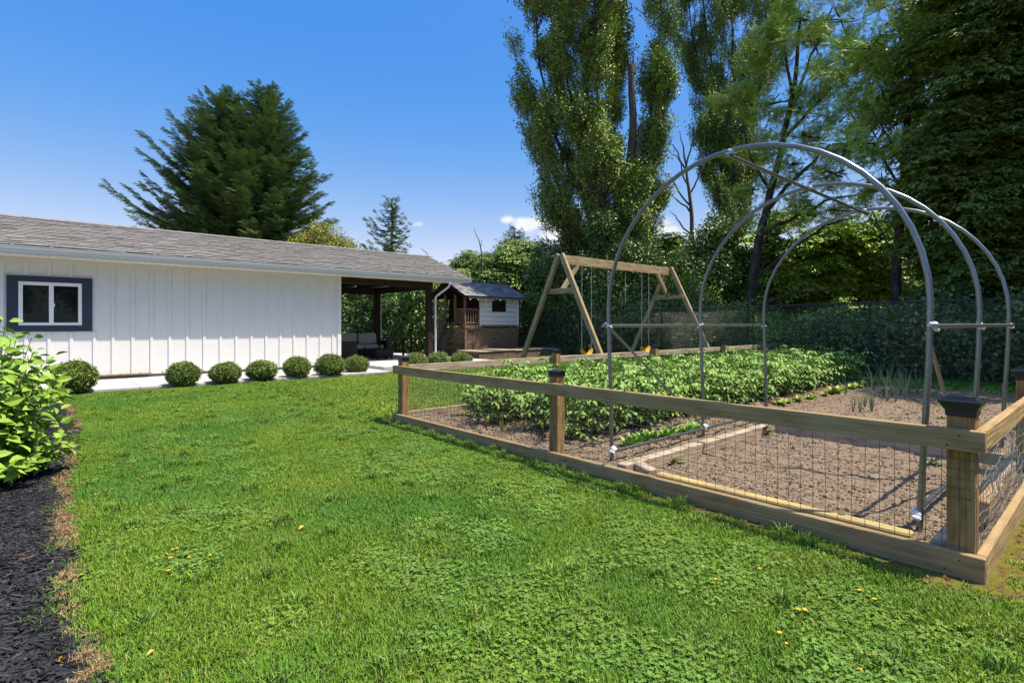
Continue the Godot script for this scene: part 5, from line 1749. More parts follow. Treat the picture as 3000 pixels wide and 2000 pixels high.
	for q in [[2300, 60, 0, 1.5, 150], [2240, 150, 0.5, 1.2, 120], [2380, 120, -0.3, 1.5, 190], [2460, 60, -0.6, 1.4, 190], [2530, 160, -1.0, 1.2, 160], [2440, 230, -0.8, 1.2, 150], [2350, 330, -0.2, 1.0, 100], [2270, 300, 0.3, 1.0, 100], [2230, 430, 0.4, 0.9, 100], [2380, 400, -0.8, 0.9, 90], [2500, 330, -1.2, 1.1, 120], [2570, 400, -1.4, 0.8, 80], [2330, 480, -0.4, 0.9, 90], [2440, 510, -1.0, 0.8, 60], [2260, 640, 0.3, 0.8, 60], [2350, 610, -0.6, 0.9, 80], [2470, 620, -1.0, 0.9, 90], [2160, 300, 0.8, 0.9, 90], [2200, 560, 0.6, 0.7, 60], [2350, -60, 0, 1.6, 150], [2500, -40, -0.8, 1.5, 150]]:
		bl.append([px(q[0], q[1], d + q[2]), Vector3(1.25, 0.62, 1.25) * q[3], int(q[4] * 0.7), 9, 0.36, 1.0])
	blob_tree("locust_tree", "feathery light-green locust with spreading dark limbs over the hoop frame", ob, lim, bl, ls, Color(1, 1, 1), M.leaf, null, 3)
	d = 15.6
	ob = on_ground(px(2615, 950, d))
	lim = [
		[[ob, px(2625, 820, d), px(2640, 600, d), px(2650, 440, d), px(2658, 330, d), px(2690, 140, d), px(2710, -40, d)], 0.15, 0.04],
		[[px(2650, 490, d), px(2600, 400, d), px(2560, 330, d)], 0.05, 0.015],
		[[px(2655, 330, d), px(2720, 260, d - 0.4), px(2790, 200, d - 0.6)], 0.05, 0.015],
		[[px(2650, 440, d), px(2720, 400, d - 0.3), px(2790, 350, d - 0.5)], 0.06, 0.015],
		[[px(2675, 230, d), px(2610, 150, d), px(2560, 110, d)], 0.045, 0.015],
		[[px(2645, 560, d), px(2560, 420, d - 0.6), px(2440, 420, d - 1.0)], 0.04, 0.012],
		[[px(2632, 760, d), px(2580, 680, d + 0.6), px(2550, 600, d + 0.8)], 0.04, 0.012]]
	bl = []
	for q in [[2560, 140, 0, 1.1, 130], [2640, 100, 0, 1.2, 150], [2720, 90, -0.3, 1.1, 140], [2790, 170, -0.5, 1.1, 150], [2600, 220, 0, 0.9, 100], [2700, 200, 0, 0.8, 80], [2770, 290, -0.5, 1.0, 120], [2560, 300, 0.2, 0.8, 70], [2820, 60, -0.4, 1.3, 160], [2720, 420, -0.2, 0.75, 60], [2580, 440, -0.3, 0.75, 60], [2790, 400, -0.4, 0.9, 90], [2680, 560, 0.1, 0.7, 50], [2560, 540, 0.4, 0.8, 60], [2660, 10, 0, 1.0, 100], [2480, 430, -0.8, 0.8, 60]]:
		bl.append([px(q[0], q[1], d + q[2]), Vector3(1.2, 0.6, 1.2) * q[3], int(q[4] * 0.7), 9, 0.34, 1.0])
	blob_tree("locust_tree", "slim dark-stemmed locust beside the dense shaded tree", ob, lim, bl, ls, Color(0.95, 1.0, 0.95), M.leaf, null, 3)
	# dense shaded tree at the right
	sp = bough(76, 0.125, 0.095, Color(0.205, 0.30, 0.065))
	d = 14.5
	ob = on_ground(px(2930, 950, d))
	lim = [[[ob, px(2925, 700, d), px(2900, 400, d), px(2910, 100, d), px(2930, -150, d)], 0.22, 0.06], [[px(2910, 560, d), px(2820, 420, d - 0.4), px(2760, 350, d - 0.6)], 0.09, 0.02], [[px(2905, 400, d), px(3000, 250, d - 0.3), px(3060, 150, d)], 0.09, 0.02], [[px(2920, 680, d), px(3010, 560, d), px(3070, 480, d)], 0.08, 0.02]]
	bl = []
	for q in [[2900, 80, 0, 1.9, 620], [2990, 200, 0.3, 2.0, 620], [2850, 260, -0.2, 1.5, 440], [2960, 380, 0.2, 1.8, 560], [2870, 460, 0, 1.4, 400], [2800, 560, -0.2, 1.0, 240], [2920, 600, 0.2, 1.6, 480], [3010, 560, 0, 1.6, 420], [2830, 700, 0.2, 1.2, 320], [2940, 780, 0, 1.6, 460], [3030, 760, -0.3, 1.5, 380], [2960, -80, 0, 2.0, 420], [3080, 0, 0.2, 2.0, 320], [2800, 420, -0.5, 0.8, 120], [2850, 860, 0.6, 1.4, 300], [3060, 900, -0.3, 1.5, 260]]:
		bl.append([px(q[0], q[1], d + q[2]), Vector3(1.0, 0.85, 1.0) * q[3], int(q[4] * 0.6), int(q[4] / 20.0), 0.45, 0.95])
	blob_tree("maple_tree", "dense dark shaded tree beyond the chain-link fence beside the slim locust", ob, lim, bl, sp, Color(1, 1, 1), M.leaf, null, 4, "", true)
	# sunlit young maples behind the hoop frame
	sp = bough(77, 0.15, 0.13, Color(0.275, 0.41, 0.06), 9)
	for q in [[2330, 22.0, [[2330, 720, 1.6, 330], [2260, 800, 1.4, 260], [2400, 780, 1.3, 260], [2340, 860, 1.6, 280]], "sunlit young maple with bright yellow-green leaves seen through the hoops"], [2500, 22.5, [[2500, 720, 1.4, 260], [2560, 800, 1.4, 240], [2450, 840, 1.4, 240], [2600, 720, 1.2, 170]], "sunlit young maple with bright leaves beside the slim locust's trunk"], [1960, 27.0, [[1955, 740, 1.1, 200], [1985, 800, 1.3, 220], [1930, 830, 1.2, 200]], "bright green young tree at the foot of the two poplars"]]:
		var dd: float = q[1]
		var mb := on_ground(px(q[0], 950, dd))
		bl = []
		for k in q[2]: bl.append([px(k[0], k[1], dd + rv(-0.5, 0.5)), Vector3(1.1, 0.9, 1.1) * k[2], k[3], int(k[3] / 9.0), 0.42, 1.0])
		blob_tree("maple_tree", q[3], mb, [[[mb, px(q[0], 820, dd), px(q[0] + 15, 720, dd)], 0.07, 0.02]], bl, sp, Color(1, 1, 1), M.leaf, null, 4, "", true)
	# ivy-clad mass and undergrowth behind the chain-link fence
	var xf := []
	var cols := []
	sp = spray(78, 26, 0.10, 0.085, 0.38, 0.3, Color(0.145, 0.215, 0.06))
	var a := Vector3(13.75, 0, 2.2)
	var e := Vector3(16.9, 0, -19.4)
	var dir := (e - a).normalized()
	var nrm := Vector3(-dir.z, 0, dir.x)
	if nrm.x < 0: nrm = -nrm
	for i in 5200:
		var s := rv(-2.0, 24.0)
		var hgt := 1.7 + 0.9 * nz.get_noise_2d(s * 12.0, 5.0) + 0.5 * nz.get_noise_2d(s * 50.0, 9.0)
		if s > 12.0: hgt += 1.6 * smoothstep(12.0, 16.0, s)
		var dep := 0.5 + 3.2 * rng.randf()
		var y := hgt * pow(rng.randf(), 0.75) * (0.55 + 0.45 * dep / 3.0)
		var p := a + dir * s + nrm * (dep + 0.35 * nz.get_noise_2d(s * 40.0, y * 40.0)) + Vector3.UP * (y + 0.1)
		xf.append(Transform3D(rbasis(rv(0.8, 1.25)), p))
		cols.append(jit(Color(1, 1, 1) if nz.get_noise_2d(p.x * 20.0, p.z * 20.0 + p.y * 20.0) < 0.25 else Color(1.5, 1.45, 1.0), 0.2))
	var ug := many("undergrowth", sp, M.gloss, xf, cols, self)
	tag(ug, "dark ivy and bramble undergrowth behind the chain-link fence", "undergrowth")
	# ivy climbing the foot of the poplar
	xf = []
	cols = []
	for q in [[1640, 790, 1.5, 520], [1720, 720, 1.5, 560], [1800, 780, 1.6, 560], [1880, 820, 1.4, 420], [1680, 880, 2.0, 620], [1800, 900, 2.0, 560], [1780, 660, 1.0, 260], [1610, 880, 1.5, 420], [1900, 900, 1.6, 360], [2050, 780, 1.5, 420], [2120, 820, 1.6, 460], [2040, 880, 1.6, 420], [2200, 880, 1.6, 420], [2110, 710, 1.2, 300]]:
		scatter(xf, cols, px(q[0], q[1], 24.6 if q[0] < 1730 else 22.4), Vector3(1.0, 0.85, 0.8) * q[2], q[3], int(q[3] / 10.0), 0.42, 0.85, 1.3, Color(0.95, 1.0, 0.9))
	var iv := many("ivy_thicket", sp, M.gloss, xf, cols, self)
	tag(iv, "dark ivy thicket smothering the poplar's foot behind the swing set", "ivy")
	# laurel hedge behind the patio
	xf = []
	cols = []
	var lsp := spray(79, 18, 0.14, 0.065, 0.36, 0.15, Color(0.235, 0.345, 0.095), true)
	for i in 7400:
		var x := rv(4.0, 19.0)
		var hgt := 4.1 + 0.5 * nz.get_noise_2d(x * 30.0, 2.0) - (0.5 if x > 12.0 else 0.0)
		var y := rng.randf() * hgt
		var z := -22.6 - 1.5 * rng.randf() + 0.35 * nz.get_noise_2d(x * 45.0, y * 45.0)
		xf.append(Transform3D(rbasis(rv(0.75, 1.15)), Vector3(x, y, z) - Vector3(9.5, 0, -23)))
		cols.append(jit(Color(1, 1, 1), 0.2))
	var hd := thing("laurel_hedge", "tall leafy laurel hedge behind the patio furniture", "hedge", Vector3(9.5, 0, -23))
	many("foliage", lsp, M.gloss, xf, cols, hd)
	for k in 12:
		var b := B.new()
		limb(b, [Vector3(-5.2 + k, 0, -0.4), Vector3(-5.1 + k + rv(-0.3, 0.3), 1.6, -0.5), Vector3(-5.2 + k + rv(-0.5, 0.5), 3.4, -0.5)], 0.06, 0.02, 5, 0.04)
		part("stem", b.mesh(), M.bark, hd)
	# wood far behind, closing the gaps under the crowns
	xf = []
	cols = []
	for i in 6000:
		var u := rv(1180, 3250)
		var dd := rv(34, 52)
		var topv := 800.0 + 55.0 * nz.get_noise_2d(u * 0.9, 7.0) + (40.0 if u < 1700 else 0.0)
		var p := px(u, lerpf(topv, 1000.0, pow(rng.randf(), 0.8)), dd)
		p.y = maxf(p.y, 0.2)
		xf.append(Transform3D(rbasis(rv(2.2, 3.6)), p))
		cols.append(jit(Color(1.1, 1.1, 1.0), 0.3))
	var fw := many("far_wood", sp, M.leaf, xf, cols, self)
	tag(fw, "far green wood showing between the trunks behind the fence", "wood")
	# more garden trees behind the camera's right: what the window panes mirror
	sp = spray(80, 24, 0.2, 0.15, 0.7, 0.3, Color(0.06, 0.10, 0.026))
	for q in [[-9.0, 16.0, 3.0], [-3.0, 22.0, 3.6], [3.5, 19.0, 3.2], [9.0, 25.0, 4.0], [-15.0, 24.0, 4.0], [14.0, 17.0, 3.2]]:
		var ob2 := Vector3(q[0], 0, q[1])
		var r: float = q[2]
		blob_tree("garden_tree", "round green garden tree in the row mirrored by the outbuilding window", ob2, [[[ob2, ob2 + Vector3(0.1, r, 0), ob2 + Vector3(0, r * 1.6, 0)], 0.2, 0.06]], [[ob2 + Vector3(0, r * 1.35, 0), Vector3(r, r * 1.05, r) * 0.9, 420, 40, 0.9, 1.2]], sp, Color(1, 1, 1), M.leaf, null, 4, "trees opposite the outbuilding")
	# the shading row of trees goes on along the fence, past the frame's right edge
	sp = spray(81, 26, 0.12, 0.09, 0.45, 0.3, Color(0.15, 0.205, 0.058))
	for q in [[17.4, 1.6, 3.0], [16.6, 5.4, 3.0], [20.5, 3.6, 3.4], [16.2, 9.6, 3.0]]:
		var ob3 := Vector3(q[0], 0, q[1])
		var r: float = q[2]
		blob_tree("maple_tree", "tall shading tree in the row past the dense dark maple along the chain-link fence", ob3, [[[ob3, ob3 + Vector3(0.2, 5, 0), ob3 + Vector3(0, 11, 0)], 0.24, 0.06]], [[ob3 + Vector3(0, 11, 0), Vector3(r, 3.6, r), 620, 60, 0.7, 1.3], [ob3 + Vector3(0.3, 7, 0.2), Vector3(r, 3.0, r), 520, 50, 0.7, 1.3], [ob3 + Vector3(-0.2, 3.6, 0), Vector3(r * 0.8, 2.2, r * 0.8), 300, 30, 0.7, 1.3]], sp, Color(1, 1, 1), M.leaf, null, 4, "shading trees along the fence")
	# mountains round the valley
	var mb2 := B.new()
	var last := []
	for i in 121:
		var az := deg_to_rad(50.0 + 160.0 * i / 120.0)
		var dd := 2200.0
		var hgt := 230.0 + 190.0 * nz.get_noise_2d(i * 3.1, 77.0) + 90.0 * nz.get_noise_2d(i * 11.0, 177.0)
		hgt *= smoothstep(0.0, 14.0, i) * smoothstep(120.0, 108.0, i)
		var o := Vector3(sin(az), 0, -cos(az))
		var cur := [o * dd + Vector3(0, -2, 0), o * (dd + 350) + Vector3(0, hgt * 0.55 + 25.0 * nz.get_noise_2d(i * 17.0, 33.0), 0), o * (dd + 800) + Vector3(0, hgt, 0)]
		if i > 0:
			for k in 2:
				mb2.flat3(last[k], cur[k + 1], cur[k], Color.WHITE)
				mb2.flat3(last[k], last[k + 1], cur[k + 1], Color.WHITE)
		last = cur
	structure("hills", mb2.mesh(), mat(Color(0.045, 0.07, 0.06), 1.0))

# ---------------------------------------------------------------- shrubs
func make_shrubs():
	var sp := spray(91, 22, 0.030, 0.019, 0.065, 0.0, Color(0.175, 0.24, 0.046))
	var protos := []
	for v in 3:
		var xf := []
		var cols := []
		for i in 1500:
			var o := rdir()
			var bump := 1.0 + 0.14 * nz.get_noise_3dv(o * 110.0 + Vector3(v * 40, 0, 0)) + 0.10 * nz.get_noise_3dv(o * 420.0)
			if rng.randf() < 0.03: bump += rv(0.03, 0.12)
			var rr := pow(rng.randf(), 0.22) * bump
			var p := Vector3(o.x * 0.31, 0.255 + o.y * 0.225, o.z * 0.31) * Vector3(rr, 1.0, rr)
			p.y = 0.255 + o.y * 0.225 * rr
			if p.y < 0.05: continue
			xf.append(Transform3D(rbasis(rv(0.8, 1.25)), p))
			cols.append(jit(Color(1, 1, 1), 0.25))
		protos.append([xf, cols])
	var stems := B.new()
	for k in 7:
		var a := k * 0.9
		limb(stems, [Vector3(cos(a), 0, sin(a)) * 0.03, Vector3(cos(a), 0, sin(a)) * 0.1 + Vector3.UP * 0.12, Vector3(cos(a) * 0.2, 0.3, sin(a) * 0.2)], 0.011, 0.004, 5, 0.005)
	var sm := stems.mesh()
	var labels := ["large clipped boxwood ball beside the window end of the path", "clipped boxwood ball, first of the six along the white wall after the wide gap", "clipped boxwood ball, second of the six along the white wall", "clipped boxwood ball, third of the six along the white wall", "clipped boxwood ball, fourth of the six along the white wall", "clipped boxwood ball at the outbuilding's corner", "clipped boxwood ball at the patio's edge, last of the wall row", "clipped boxwood ball in front of the patio, beside the fence post", "clipped boxwood ball in front of the patio's front post", "clipped boxwood ball nearest the playhouse"]
	var spots := [[214, 1158, 1.18], [535, 1137, 1.0], [659, 1129, 1.0], [767, 1121, 1.06], [870, 1113, 1.0], [967, 1107, 1.04], [1044, 1099, 1.0]]
	var mats := []
	for k in 10:
		var g: Vector3
		var s := 1.0
		if k < 7:
			g = gnd(spots[k][0], spots[k][1] - 6)
			s = spots[k][2]
		else:
			g = [Vector3(7.9, 0, -13.0), Vector3(8.66, 0, -13.0), Vector3(9.46, 0, -13.0)][k - 7]
			s = 1.05
		var t := thing("boxwood_shrub", labels[k], "shrub", g, rv(0, TAU), "clipped boxwood balls")
		s *= 0.94
		t.scale = Vector3(s * rv(0.92, 1.08), s * rv(0.9, 1.08), s * rv(0.92, 1.08))
		var pr: Array = protos[k % 3]
		many("foliage", sp, M.gloss, pr[0], pr[1], t)
		part("stems", sm, M.bark, t)
	# big-leaved shrub in the mulch bed
	var hb := Vector3(-0.52, 0, -6.15)
	var t := thing("hydrangea_shrub", "lush hydrangea shrub with big bright green leaves in the black mulch bed", "shrub", hb)
	var st := B.new()
	var lf := B.new()
	for s in 210:
		var az := s * 2.399 + rv(-0.2, 0.2)
		var lean := 0.95 * sqrt((s + 0.5) / 210.0)
		var o := Vector3(cos(az), 0, sin(az))
		var hgt := rv(1.15, 1.5) * (1.0 - 0.50 * lean * lean)
		if s % 2 == 1: hgt *= rv(0.2, 0.75)
		var p0 := o * rv(0.02, 0.16)
		var p1 := o * (0.12 + 0.42 * lean) + Vector3.UP * hgt * 0.5
		var p2 := o * (0.10 + 0.72 * lean) + Vector3.UP * hgt
		st.tube([p0, p1, p2], [0.007, 0.005, 0.003], 5, Color(0.17, 0.19, 0.06))
		for k in 11:
			var t2 := 0.12 + 0.88 * k / 10.0
			var at := p0.lerp(p1, t2 * 2.0) if t2 < 0.5 else p1.lerp(p2, t2 * 2.0 - 1.0)
			var a2 := az + (PI / 2) * k + rv(-0.3, 0.3)
			for sd in [0.0, PI]:
				if k < 3 and rng.randf() < 0.4: continue
				var o2 := Vector3(cos(a2 + sd), 0, sin(a2 + sd))
				var d := (o2 + Vector3.UP * rv(-0.45, 0.35) + (Vector3.UP * 0.6 if k == 10 else Vector3.ZERO) + o * 0.45).normalized()
				var up := Vector3.UP * 0.5 + o * 0.75 + rdir() * 0.5
				up = (up - d * up.dot(d)).normalized()
				var l := rv(0.085, 0.135) * (0.8 if k == 10 else 1.0)
				lf.leaf8(at + d * 0.02, d, d.cross(up), up, l, l * 0.60, jit(Color(0.22, 0.36, 0.045), 0.22), 0.28, 0.14)
	part("stems", st.mesh(), M.leaf, t)
	part("leaves", lf.mesh(), M.leaf, t)

# ---------------------------------------------------------------- lawn and mulch
func grass_patch(seed_: int, n: int, sz: float, l0: float, l1: float, w: float, dead := false) -> ArrayMesh:
	var g := RandomNumberGenerator.new()
	g.seed = seed_
	var b := B.new()
	for i in n:
		var p := Vector3(g.randf_range(-sz, sz), 0, g.randf_range(-sz, sz))
		var a := g.randf_range(0, TAU)
		var o := Vector3(cos(a), 0, sin(a))
		var s := Vector3(-o.z, 0, o.x)
		var l := g.randf_range(l0, l1)
		var ln := g.randf_range(0.15, 1.1)
		var m := p + Vector3.UP * l * 0.55 + o * l * 0.22 * ln
		var tip := p + Vector3.UP * l * (0.95 - 0.35 * ln * 0.6) + o * l * 0.75 * ln
		var ww := w * g.randf_range(0.7, 1.3)
		var k := g.randf_range(0.7, 1.3)
		var c := Color(0.120 * k, 0.235 * k, 0.024 * k)
		var q := g.randf()
		if dead: c = Color(0.34 * k, 0.23 * k, 0.12 * k)
		elif q < 0.05: c = Color(0.36 * k, 0.32 * k, 0.14 * k)
		elif q < 0.3: c = Color(0.165 * k, 0.265 * k, 0.035 * k)
		b.flat3(p - s * ww, p + s * ww, m + s * ww * 0.85, c)
		b.flat3(p - s * ww, m + s * ww * 0.85, m - s * ww * 0.85, c)
		b.flat3(m - s * ww * 0.85, m + s * ww * 0.85, tip, c)
	return b.mesh()

func clover_patch(seed_: int, n: int, sz: float) -> ArrayMesh:
	var g := RandomNumberGenerator.new()
	g.seed = seed_
	var b := B.new()
	for i in n:
		var p := Vector3(g.randf_range(-sz, sz), g.randf_range(0.018, 0.046), g.randf_range(-sz, sz))
		var a0 := g.randf_range(0, TAU)
		var tl := Vector3(g.randf_range(-0.35, 0.35), 1, g.randf_range(-0.35, 0.35)).normalized()
		var k := g.randf_range(0.75, 1.25)
		var c := Color(0.115 * k, 0.22 * k, 0.042 * k)
		for j in 3:
			var a := a0 + TAU * j / 3.0
			var d := Vector3(cos(a), 0, sin(a))
			d = (d - tl * d.dot(tl)).normalized()
			var s := d.cross(tl)
			var l := g.randf_range(0.008, 0.0135)
			var q0 := p
			var q1 := p + d * l * 0.55 + s * l * 0.5 + tl * 0.001
			var q2 := p + d * l
			var q3 := p + d * l * 0.55 - s * l * 0.5 + tl * 0.001
			b.flat3(q0, q1, q2, c)
			b.flat3(q0, q2, q3, c)
	return b.mesh()

func in_lawn(x: float, z: float) -> bool:
	if x < edge_x(z) - 0.01 and z < 2.0: return false
	if z < -12.55 and x < 7.2: return false
	if z < -12.9 and x < 11.4: return false
	if z > -6.42 and x > 3.50: return false
	if z > -0.6 and x > 3.33: return false
	if x > 3.27 and z > -2.4 and nz.get_noise_2d(x * 200.0, z * 200.0) > -0.3: return false
	if x > 15.4 + 0.1 * (-6.4 - z): return false
	if z < -15.2 and x > 11.7: return false
	return true

func make_lawn():
	var pm := []
	for k in 4: pm.append(grass_patch(300 + k, 680, 0.14, 0.022, 0.054, 0.0019))
	var cp := []
	for k in 2: cp.append(clover_patch(320 + k, 130, 0.13))
	var fm := grass_patch(330, 420, 0.22, 0.035, 0.06, 0.0042)
	var tall := grass_patch(331, 70, 0.05, 0.07, 0.12, 0.0026)
	var xf := [[], [], [], []]
	var cl := [[], [], [], []]
	var cxf := [[], []]
	var ccl := [[], []]
	var txf := []
	var tcl := []
	var z := -13.1
	while z < 0.6:
		var x := 0.0
		while x < 3.6:
			var d := Vector2(x, z).length()
			var px_ := x + rv(-0.06, 0.06)
			var pz := z + rv(-0.06, 0.06)
			if in_lawn(px_, pz) and FW.dot(Vector3(px_, 0, pz)) > 1.5:
				var n1 := nz.get_noise_2d(px_ * 80.0, pz * 80.0)
				var n2 := nz.get_noise_2d(px_ * 45.0 + 500.0, pz * 45.0)
				var n3 := nz.get_noise_2d(px_ * 210.0 + 900.0, pz * 210.0)
				var c := Color(1, 1, 1)
				c = c.lerp(Color(1.35, 1.15, 1.1), clampf(n1 * 1.3 + 0.05, 0.0, 1.0))
				c = c.lerp(Color(0.72, 0.90, 1.1), clampf(n2 * 1.5 + 0.1, 0.0, 1.0))
				if n3 > 0.35: c = c.lerp(Color(1.9, 1.3, 1.6), (n3 - 0.35) * 1.6)
				var k := rng.randi() % 4
				var sc := rv(0.85, 1.15)
				xf[k].append(Transform3D(Basis(Vector3.UP, rv(0, TAU)).scaled(Vector3(1, sc * (1.0 + 0.3 * n3), 1)), Vector3(px_, 0.0, pz)))
				cl[k].append(jit(c, 0.1))
				var cv := 0.7 * nz.get_noise_2d(px_ * 60.0 + 60.0, pz * 60.0 + 30.0) + 0.5 * nz.get_noise_2d(px_ * 190.0 + 60.0, pz * 190.0 + 30.0) + 0.25 * clampf((px_ - 0.8) / 2.0, -0.5, 1.0) - 0.06 * maxf(0.0, -pz - 4.0)
				if rng.randf() < 0.62 * smoothstep(-0.05, 0.6, cv):
					var kk := rng.randi() % 2
					cxf[kk].append(Transform3D(Basis(Vector3.UP, rv(0, TAU)), Vector3(px_, 0.004, pz)))
					ccl[kk].append(jit(Color(1.0, 1.0, 1.0).lerp(Color(1.3, 1.1, 0.9), rng.randf()), 0.15))
				if rng.randf() < 0.05 or (px_ > 3.36 and rng.randf() < 0.35):
					txf.append(Transform3D(Basis(Vector3.UP, rv(0, TAU)), Vector3(px_ + rv(-0.05, 0.05), 0, pz)))
					tcl.append(jit(Color(1.0, 1.0, 1.2), 0.2))
			x += 0.115
		z += 0.115
	var lg := stuff_root("lawn_grass", "short mown lawn grass between the mulch bed and the garden fence", "grass")
	for k in 4: many("blades", pm[k], M.grass, xf[k], cl[k], lg)
	lg = stuff_root("clover", "clover growing through the mown lawn", "clover")
	for k in 2: many("leaflets", cp[k], M.grass, cxf[k], ccl[k], lg)
	tag(many("grass_tufts", tall, M.grass, txf, tcl, self), "longer grass tufts standing out of the mown lawn", "grass")
	# lawn beyond the garden
	var fx := []
	var fc := []
	z = -20.0
	while z < -6.4:
		var x := 3.3
		while x < 17.0:
			var qx := x + rv(-0.1, 0.1)
			var qz := z + rv(-0.1, 0.1)
			if in_lawn(qx, qz):
				var n1 := nz.get_noise_2d(qx * 26.0, qz * 26.0)
				fx.append(Transform3D(Basis(Vector3.UP, rv(0, TAU)), Vector3(qx, 0, qz)))
				fc.append(jit(Color(1, 1, 1).lerp(Color(1.5, 1.2, 1.1), clampf(n1 + 0.3, 0.0, 1.0)), 0.12))
			x += 0.24
		z += 0.24
	tag(many("far_lawn_grass", fm, M.grass, fx, fc, self), "mown grass behind the garden around the swing set", "grass")
	# weeds and low herbs under the chain-link fence and on the mossy ground
	fx = []
	fc = []
	for i in 900:
		var s := rv(0.0, 20.0)
		var p := Vector3(13.75, 0, 2.2).lerp(Vector3(16.9, 0, -19.4), s / 21.8) + Vector3(rv(-1.0, 0.8), 0, 0)
		if p.z < -6.3 and rng.randf() < 0.5: continue
		fx.append(Transform3D(Basis(Vector3.UP, rv(0, TAU)).scaled(Vector3.ONE * rv(0.8, 2.4)), p))
		fc.append(jit(Color(0.9, 1.0, 1.0), 0.3))
	for i in 260:
		var p := Vector3(rv(3.4, 9.0), 0, rv(-0.35, 1.4))
		if nz.get_noise_2d(p.x * 60.0, p.z * 60.0) < 0.0: continue
		fx.append(Transform3D(Basis(Vector3.UP, rv(0, TAU)).scaled(Vector3.ONE * rv(0.3, 0.6)), p))
		fc.append(jit(Color(1.4, 1.2, 1.0), 0.3))
	tag(many("rough_grass", fm, M.grass, fx, fc, self), "rough weedy grass at the foot of the chain-link fence", "grass")
	# wood mulch
	var ms := []
	for k in 3:
		var b := B.new()
		for j in 8:
			var l := rv(0.025, 0.095)
			b.box(Vector3(rv(-0.05, 0.05), rv(0.004, 0.016), rv(-0.05, 0.05)), Vector3(l, rv(0.002, 0.006), rv(0.003, 0.009)), Basis.from_euler(Vector3(rv(-0.5, 0.5), rv(0, TAU), rv(-0.35, 0.35))), 0.0, jit(Color(0.030, 0.030, 0.034), 0.6))
		ms.append(b.mesh())
	var mx := [[], [], []]
	var mc := [[], [], []]
	for i in 15000:
		var zz := -13.0 + 12.0 * rng.randf()
		var xx := edge_x(zz) - 0.05 - 2.0 * pow(rng.randf(), 1.3) + 0.04 * rng.randf()
		if rng.randf() < 0.03: xx = edge_x(zz) - rv(0.0, 0.12)
		if FW.dot(Vector3(xx, 0, zz)) < 1.4: continue
		var k := rng.randi() % 3
		mx[k].append(Transform3D(Basis(Vector3.UP, rv(0, TAU)).scaled(Vector3.ONE * rv(0.7, 1.3)), Vector3(xx, 0.008 + rng.randf() * 0.012, zz)))
		var q := rng.randf()
		var kk := rv(0.6, 1.5)
		mc[k].append(Color(kk, kk, kk) if q < 0.93 else Color(3.0, 2.3, 1.9) * rv(0.6, 1.1))
	lg = stuff_root("wood_mulch", "black wood chip mulch covering the bed along the lawn", "mulch")
	for k in 3: many("chips", ms[k], M.chips, mx[k], mc[k], lg)
	# dead straw-coloured grass and crumbs on the scalped strip
	var dg := grass_patch(340, 40, 0.03, 0.02, 0.045, 0.0017, true)
	var dx := []
	var dc := []
	for i in 650:
		var zz := -12.4 + 11.2 * rng.randf()
		var xx := edge_x(zz) + rv(-0.06, 0.025)
		if nz.get_noise_2d(zz * 90.0, 11.0) + rng.randf() * 0.6 < 0.15: continue
		dx.append(Transform3D(Basis(Vector3.UP, rv(0, TAU)).rotated(rdir(), rv(0.2, 0.9)), Vector3(xx, 0.016, zz)))
		dc.append(jit(Color(1.0, 1.0, 1.0), 0.3))
	tag(many("dead_grass", dg, M.bits, dx, dc, self), "dead straw-coloured grass along the scalped lawn edge", "dead grass")
	var cm := clod_mesh(9)
	dx = []
	dc = []
	for i in 2600:
		var zz := -12.4 + 11.2 * rng.randf()
		var xx := edge_x(zz) + rv(-0.10, 0.04)
		var s := 0.004 + 0.010 * pow(rng.randf(), 2.5)
		dx.append(Transform3D(rbasis(s), Vector3(xx, 0.013 + s * 0.3, zz)))
		dc.append(jit(Color(0.24, 0.17, 0.12), 0.4))
	for i in 2400:
		var p := Vector3(rv(3.35, 6.0), 0.006, rv(-0.44, 1.0))
		if i % 3 == 0: p = Vector3(rv(3.33, 3.52), 0.012, rv(-6.2, -0.5))
		var s := 0.004 + 0.012 * pow(rng.randf(), 2.5)
		dx.append(Transform3D(rbasis(s), p))
		dc.append(jit(Color(0.16, 0.11, 0.07), 0.5))
	tag(many("earth_crumbs", cm, M.bits, dx, dc, self), "loose earth crumbs on the bare ground beside the lawn", "earth")
	# yellow weed flowers and fallen leaves in the lawn
	var fl := B.new()
	for k in 11:
		var a := TAU * k / 11.0
		var o := Vector3(cos(a), 0.35, sin(a)).normalized()
		fl.leaf2(Vector3(0, 0.052, 0), o, Vector3(-sin(a), 0, cos(a)), Vector3.UP, 0.014, 0.007, Color(0.75, 0.45, 0.01))
	fl.tube([Vector3.ZERO, Vector3(0, 0.052, 0)], [0.0015], 4, Color(0.1, 0.16, 0.03), false)
	var fmesh := fl.mesh()
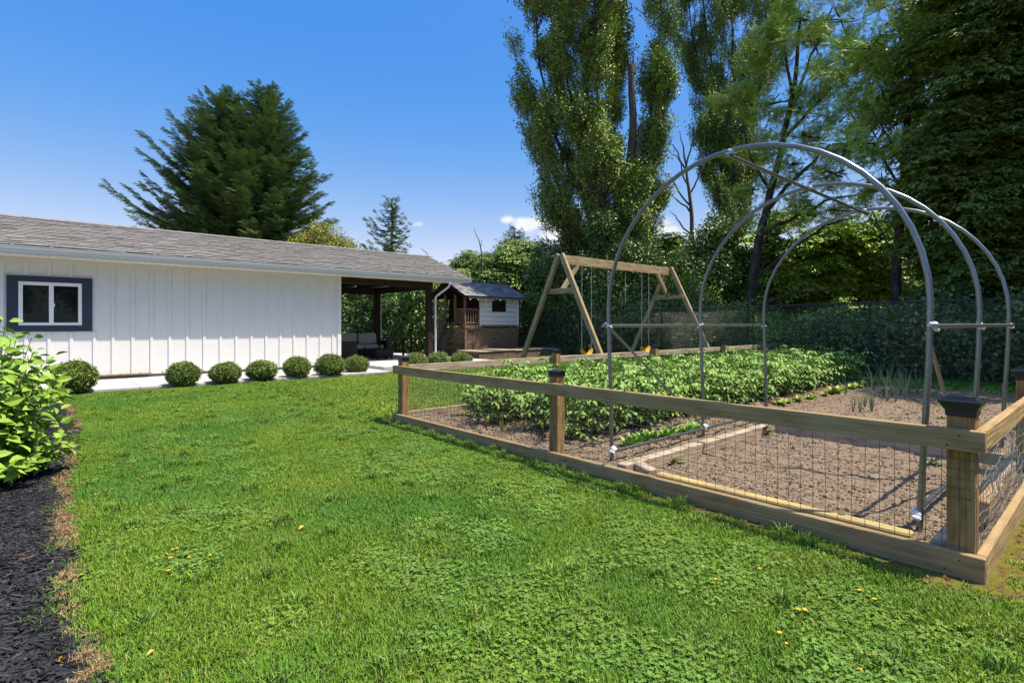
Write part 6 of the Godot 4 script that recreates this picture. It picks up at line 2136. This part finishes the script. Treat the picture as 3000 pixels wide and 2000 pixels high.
	for q in [[498, 1640], [505, 1612], [518, 1608], [553, 1633], [493, 1674], [615, 1630], [2060, 1660], [2097, 1698], [2227, 1668], [2340, 1789], [2360, 1792], [2520, 1732], [2563, 1758], [2285, 1857], [2305, 1881], [2520, 1962], [1370, 1372]]:
		var g := gnd(q[0], q[1], 0.04)
		single("lawn_flower", fmesh, M.leaf, "tiny yellow weed flower in the mown lawn", "flower", Vector3(g.x, 0.0, g.z), rv(0, TAU), "yellow lawn flowers").scale = Vector3.ONE * rv(0.65, 1.0)
	for q in [[883, 1545, 0.05, 0.62, 0.30, 0.03, "curled orange fallen leaf lying on the open lawn"], [176, 1928, 0.05, 0.66, 0.36, 0.02, "yellow fallen leaf lying on the black mulch"], [420, 1397, 0.04, 0.35, 0.18, 0.06, "small brown fallen leaf on the lawn near the hydrangea"], [280, 1447, 0.035, 0.35, 0.17, 0.06, "small tan fallen leaf at the lawn's scalped edge"], [240, 1684, 0.03, 0.55, 0.2, 0.03, "small orange fallen leaf at the lawn edge beside the mulch"], [1215, 1640, 0.035, 0.3, 0.2, 0.12, "crumpled pale brown fallen leaf in the clover"], [440, 1912, 0.035, 0.5, 0.26, 0.05, "small orange-brown fallen leaf low in the clover patch"]]:
		var lb := B.new()
		lb.leaf8(Vector3(-q[2] * 0.5, 0, 0), Vector3.RIGHT, Vector3.BACK, Vector3.UP, q[2], q[2] * 0.6, Color(q[3], q[4], q[5]), 0.15, 0.35)
		var g := gnd(q[0], q[1], 0.04)
		var y := 0.042
		if q[0] < 200: y = 0.03
		single("fallen_leaf", lb.mesh(), M.leaf, q[6], "leaf", Vector3(g.x, y, g.z), rv(0, TAU))

func _ready():
	rng.seed = 20240611
	nz.seed = 7
	nz.noise_type = FastNoiseLite.TYPE_SIMPLEX_SMOOTH
	nz.frequency = 0.01
	nz.fractal_octaves = 2
	var t0 := Time.get_ticks_msec()
	make_camera_and_light()
	print("sky ", Time.get_ticks_msec() - t0)
	make_materials()
	make_ground()
	make_house()
	print("house ", Time.get_ticks_msec() - t0)
	make_trees()
	make_chainlink()
	print("trees ", Time.get_ticks_msec() - t0)
	make_beds()
	make_garden_fence()
	make_hoops()
	make_furniture()
	make_playhouse()
	make_swings()
	make_shrubs()
	make_vegetables()
	print("garden ", Time.get_ticks_msec() - t0)
	make_lawn()
	print("lawn ", Time.get_ticks_msec() - t0)
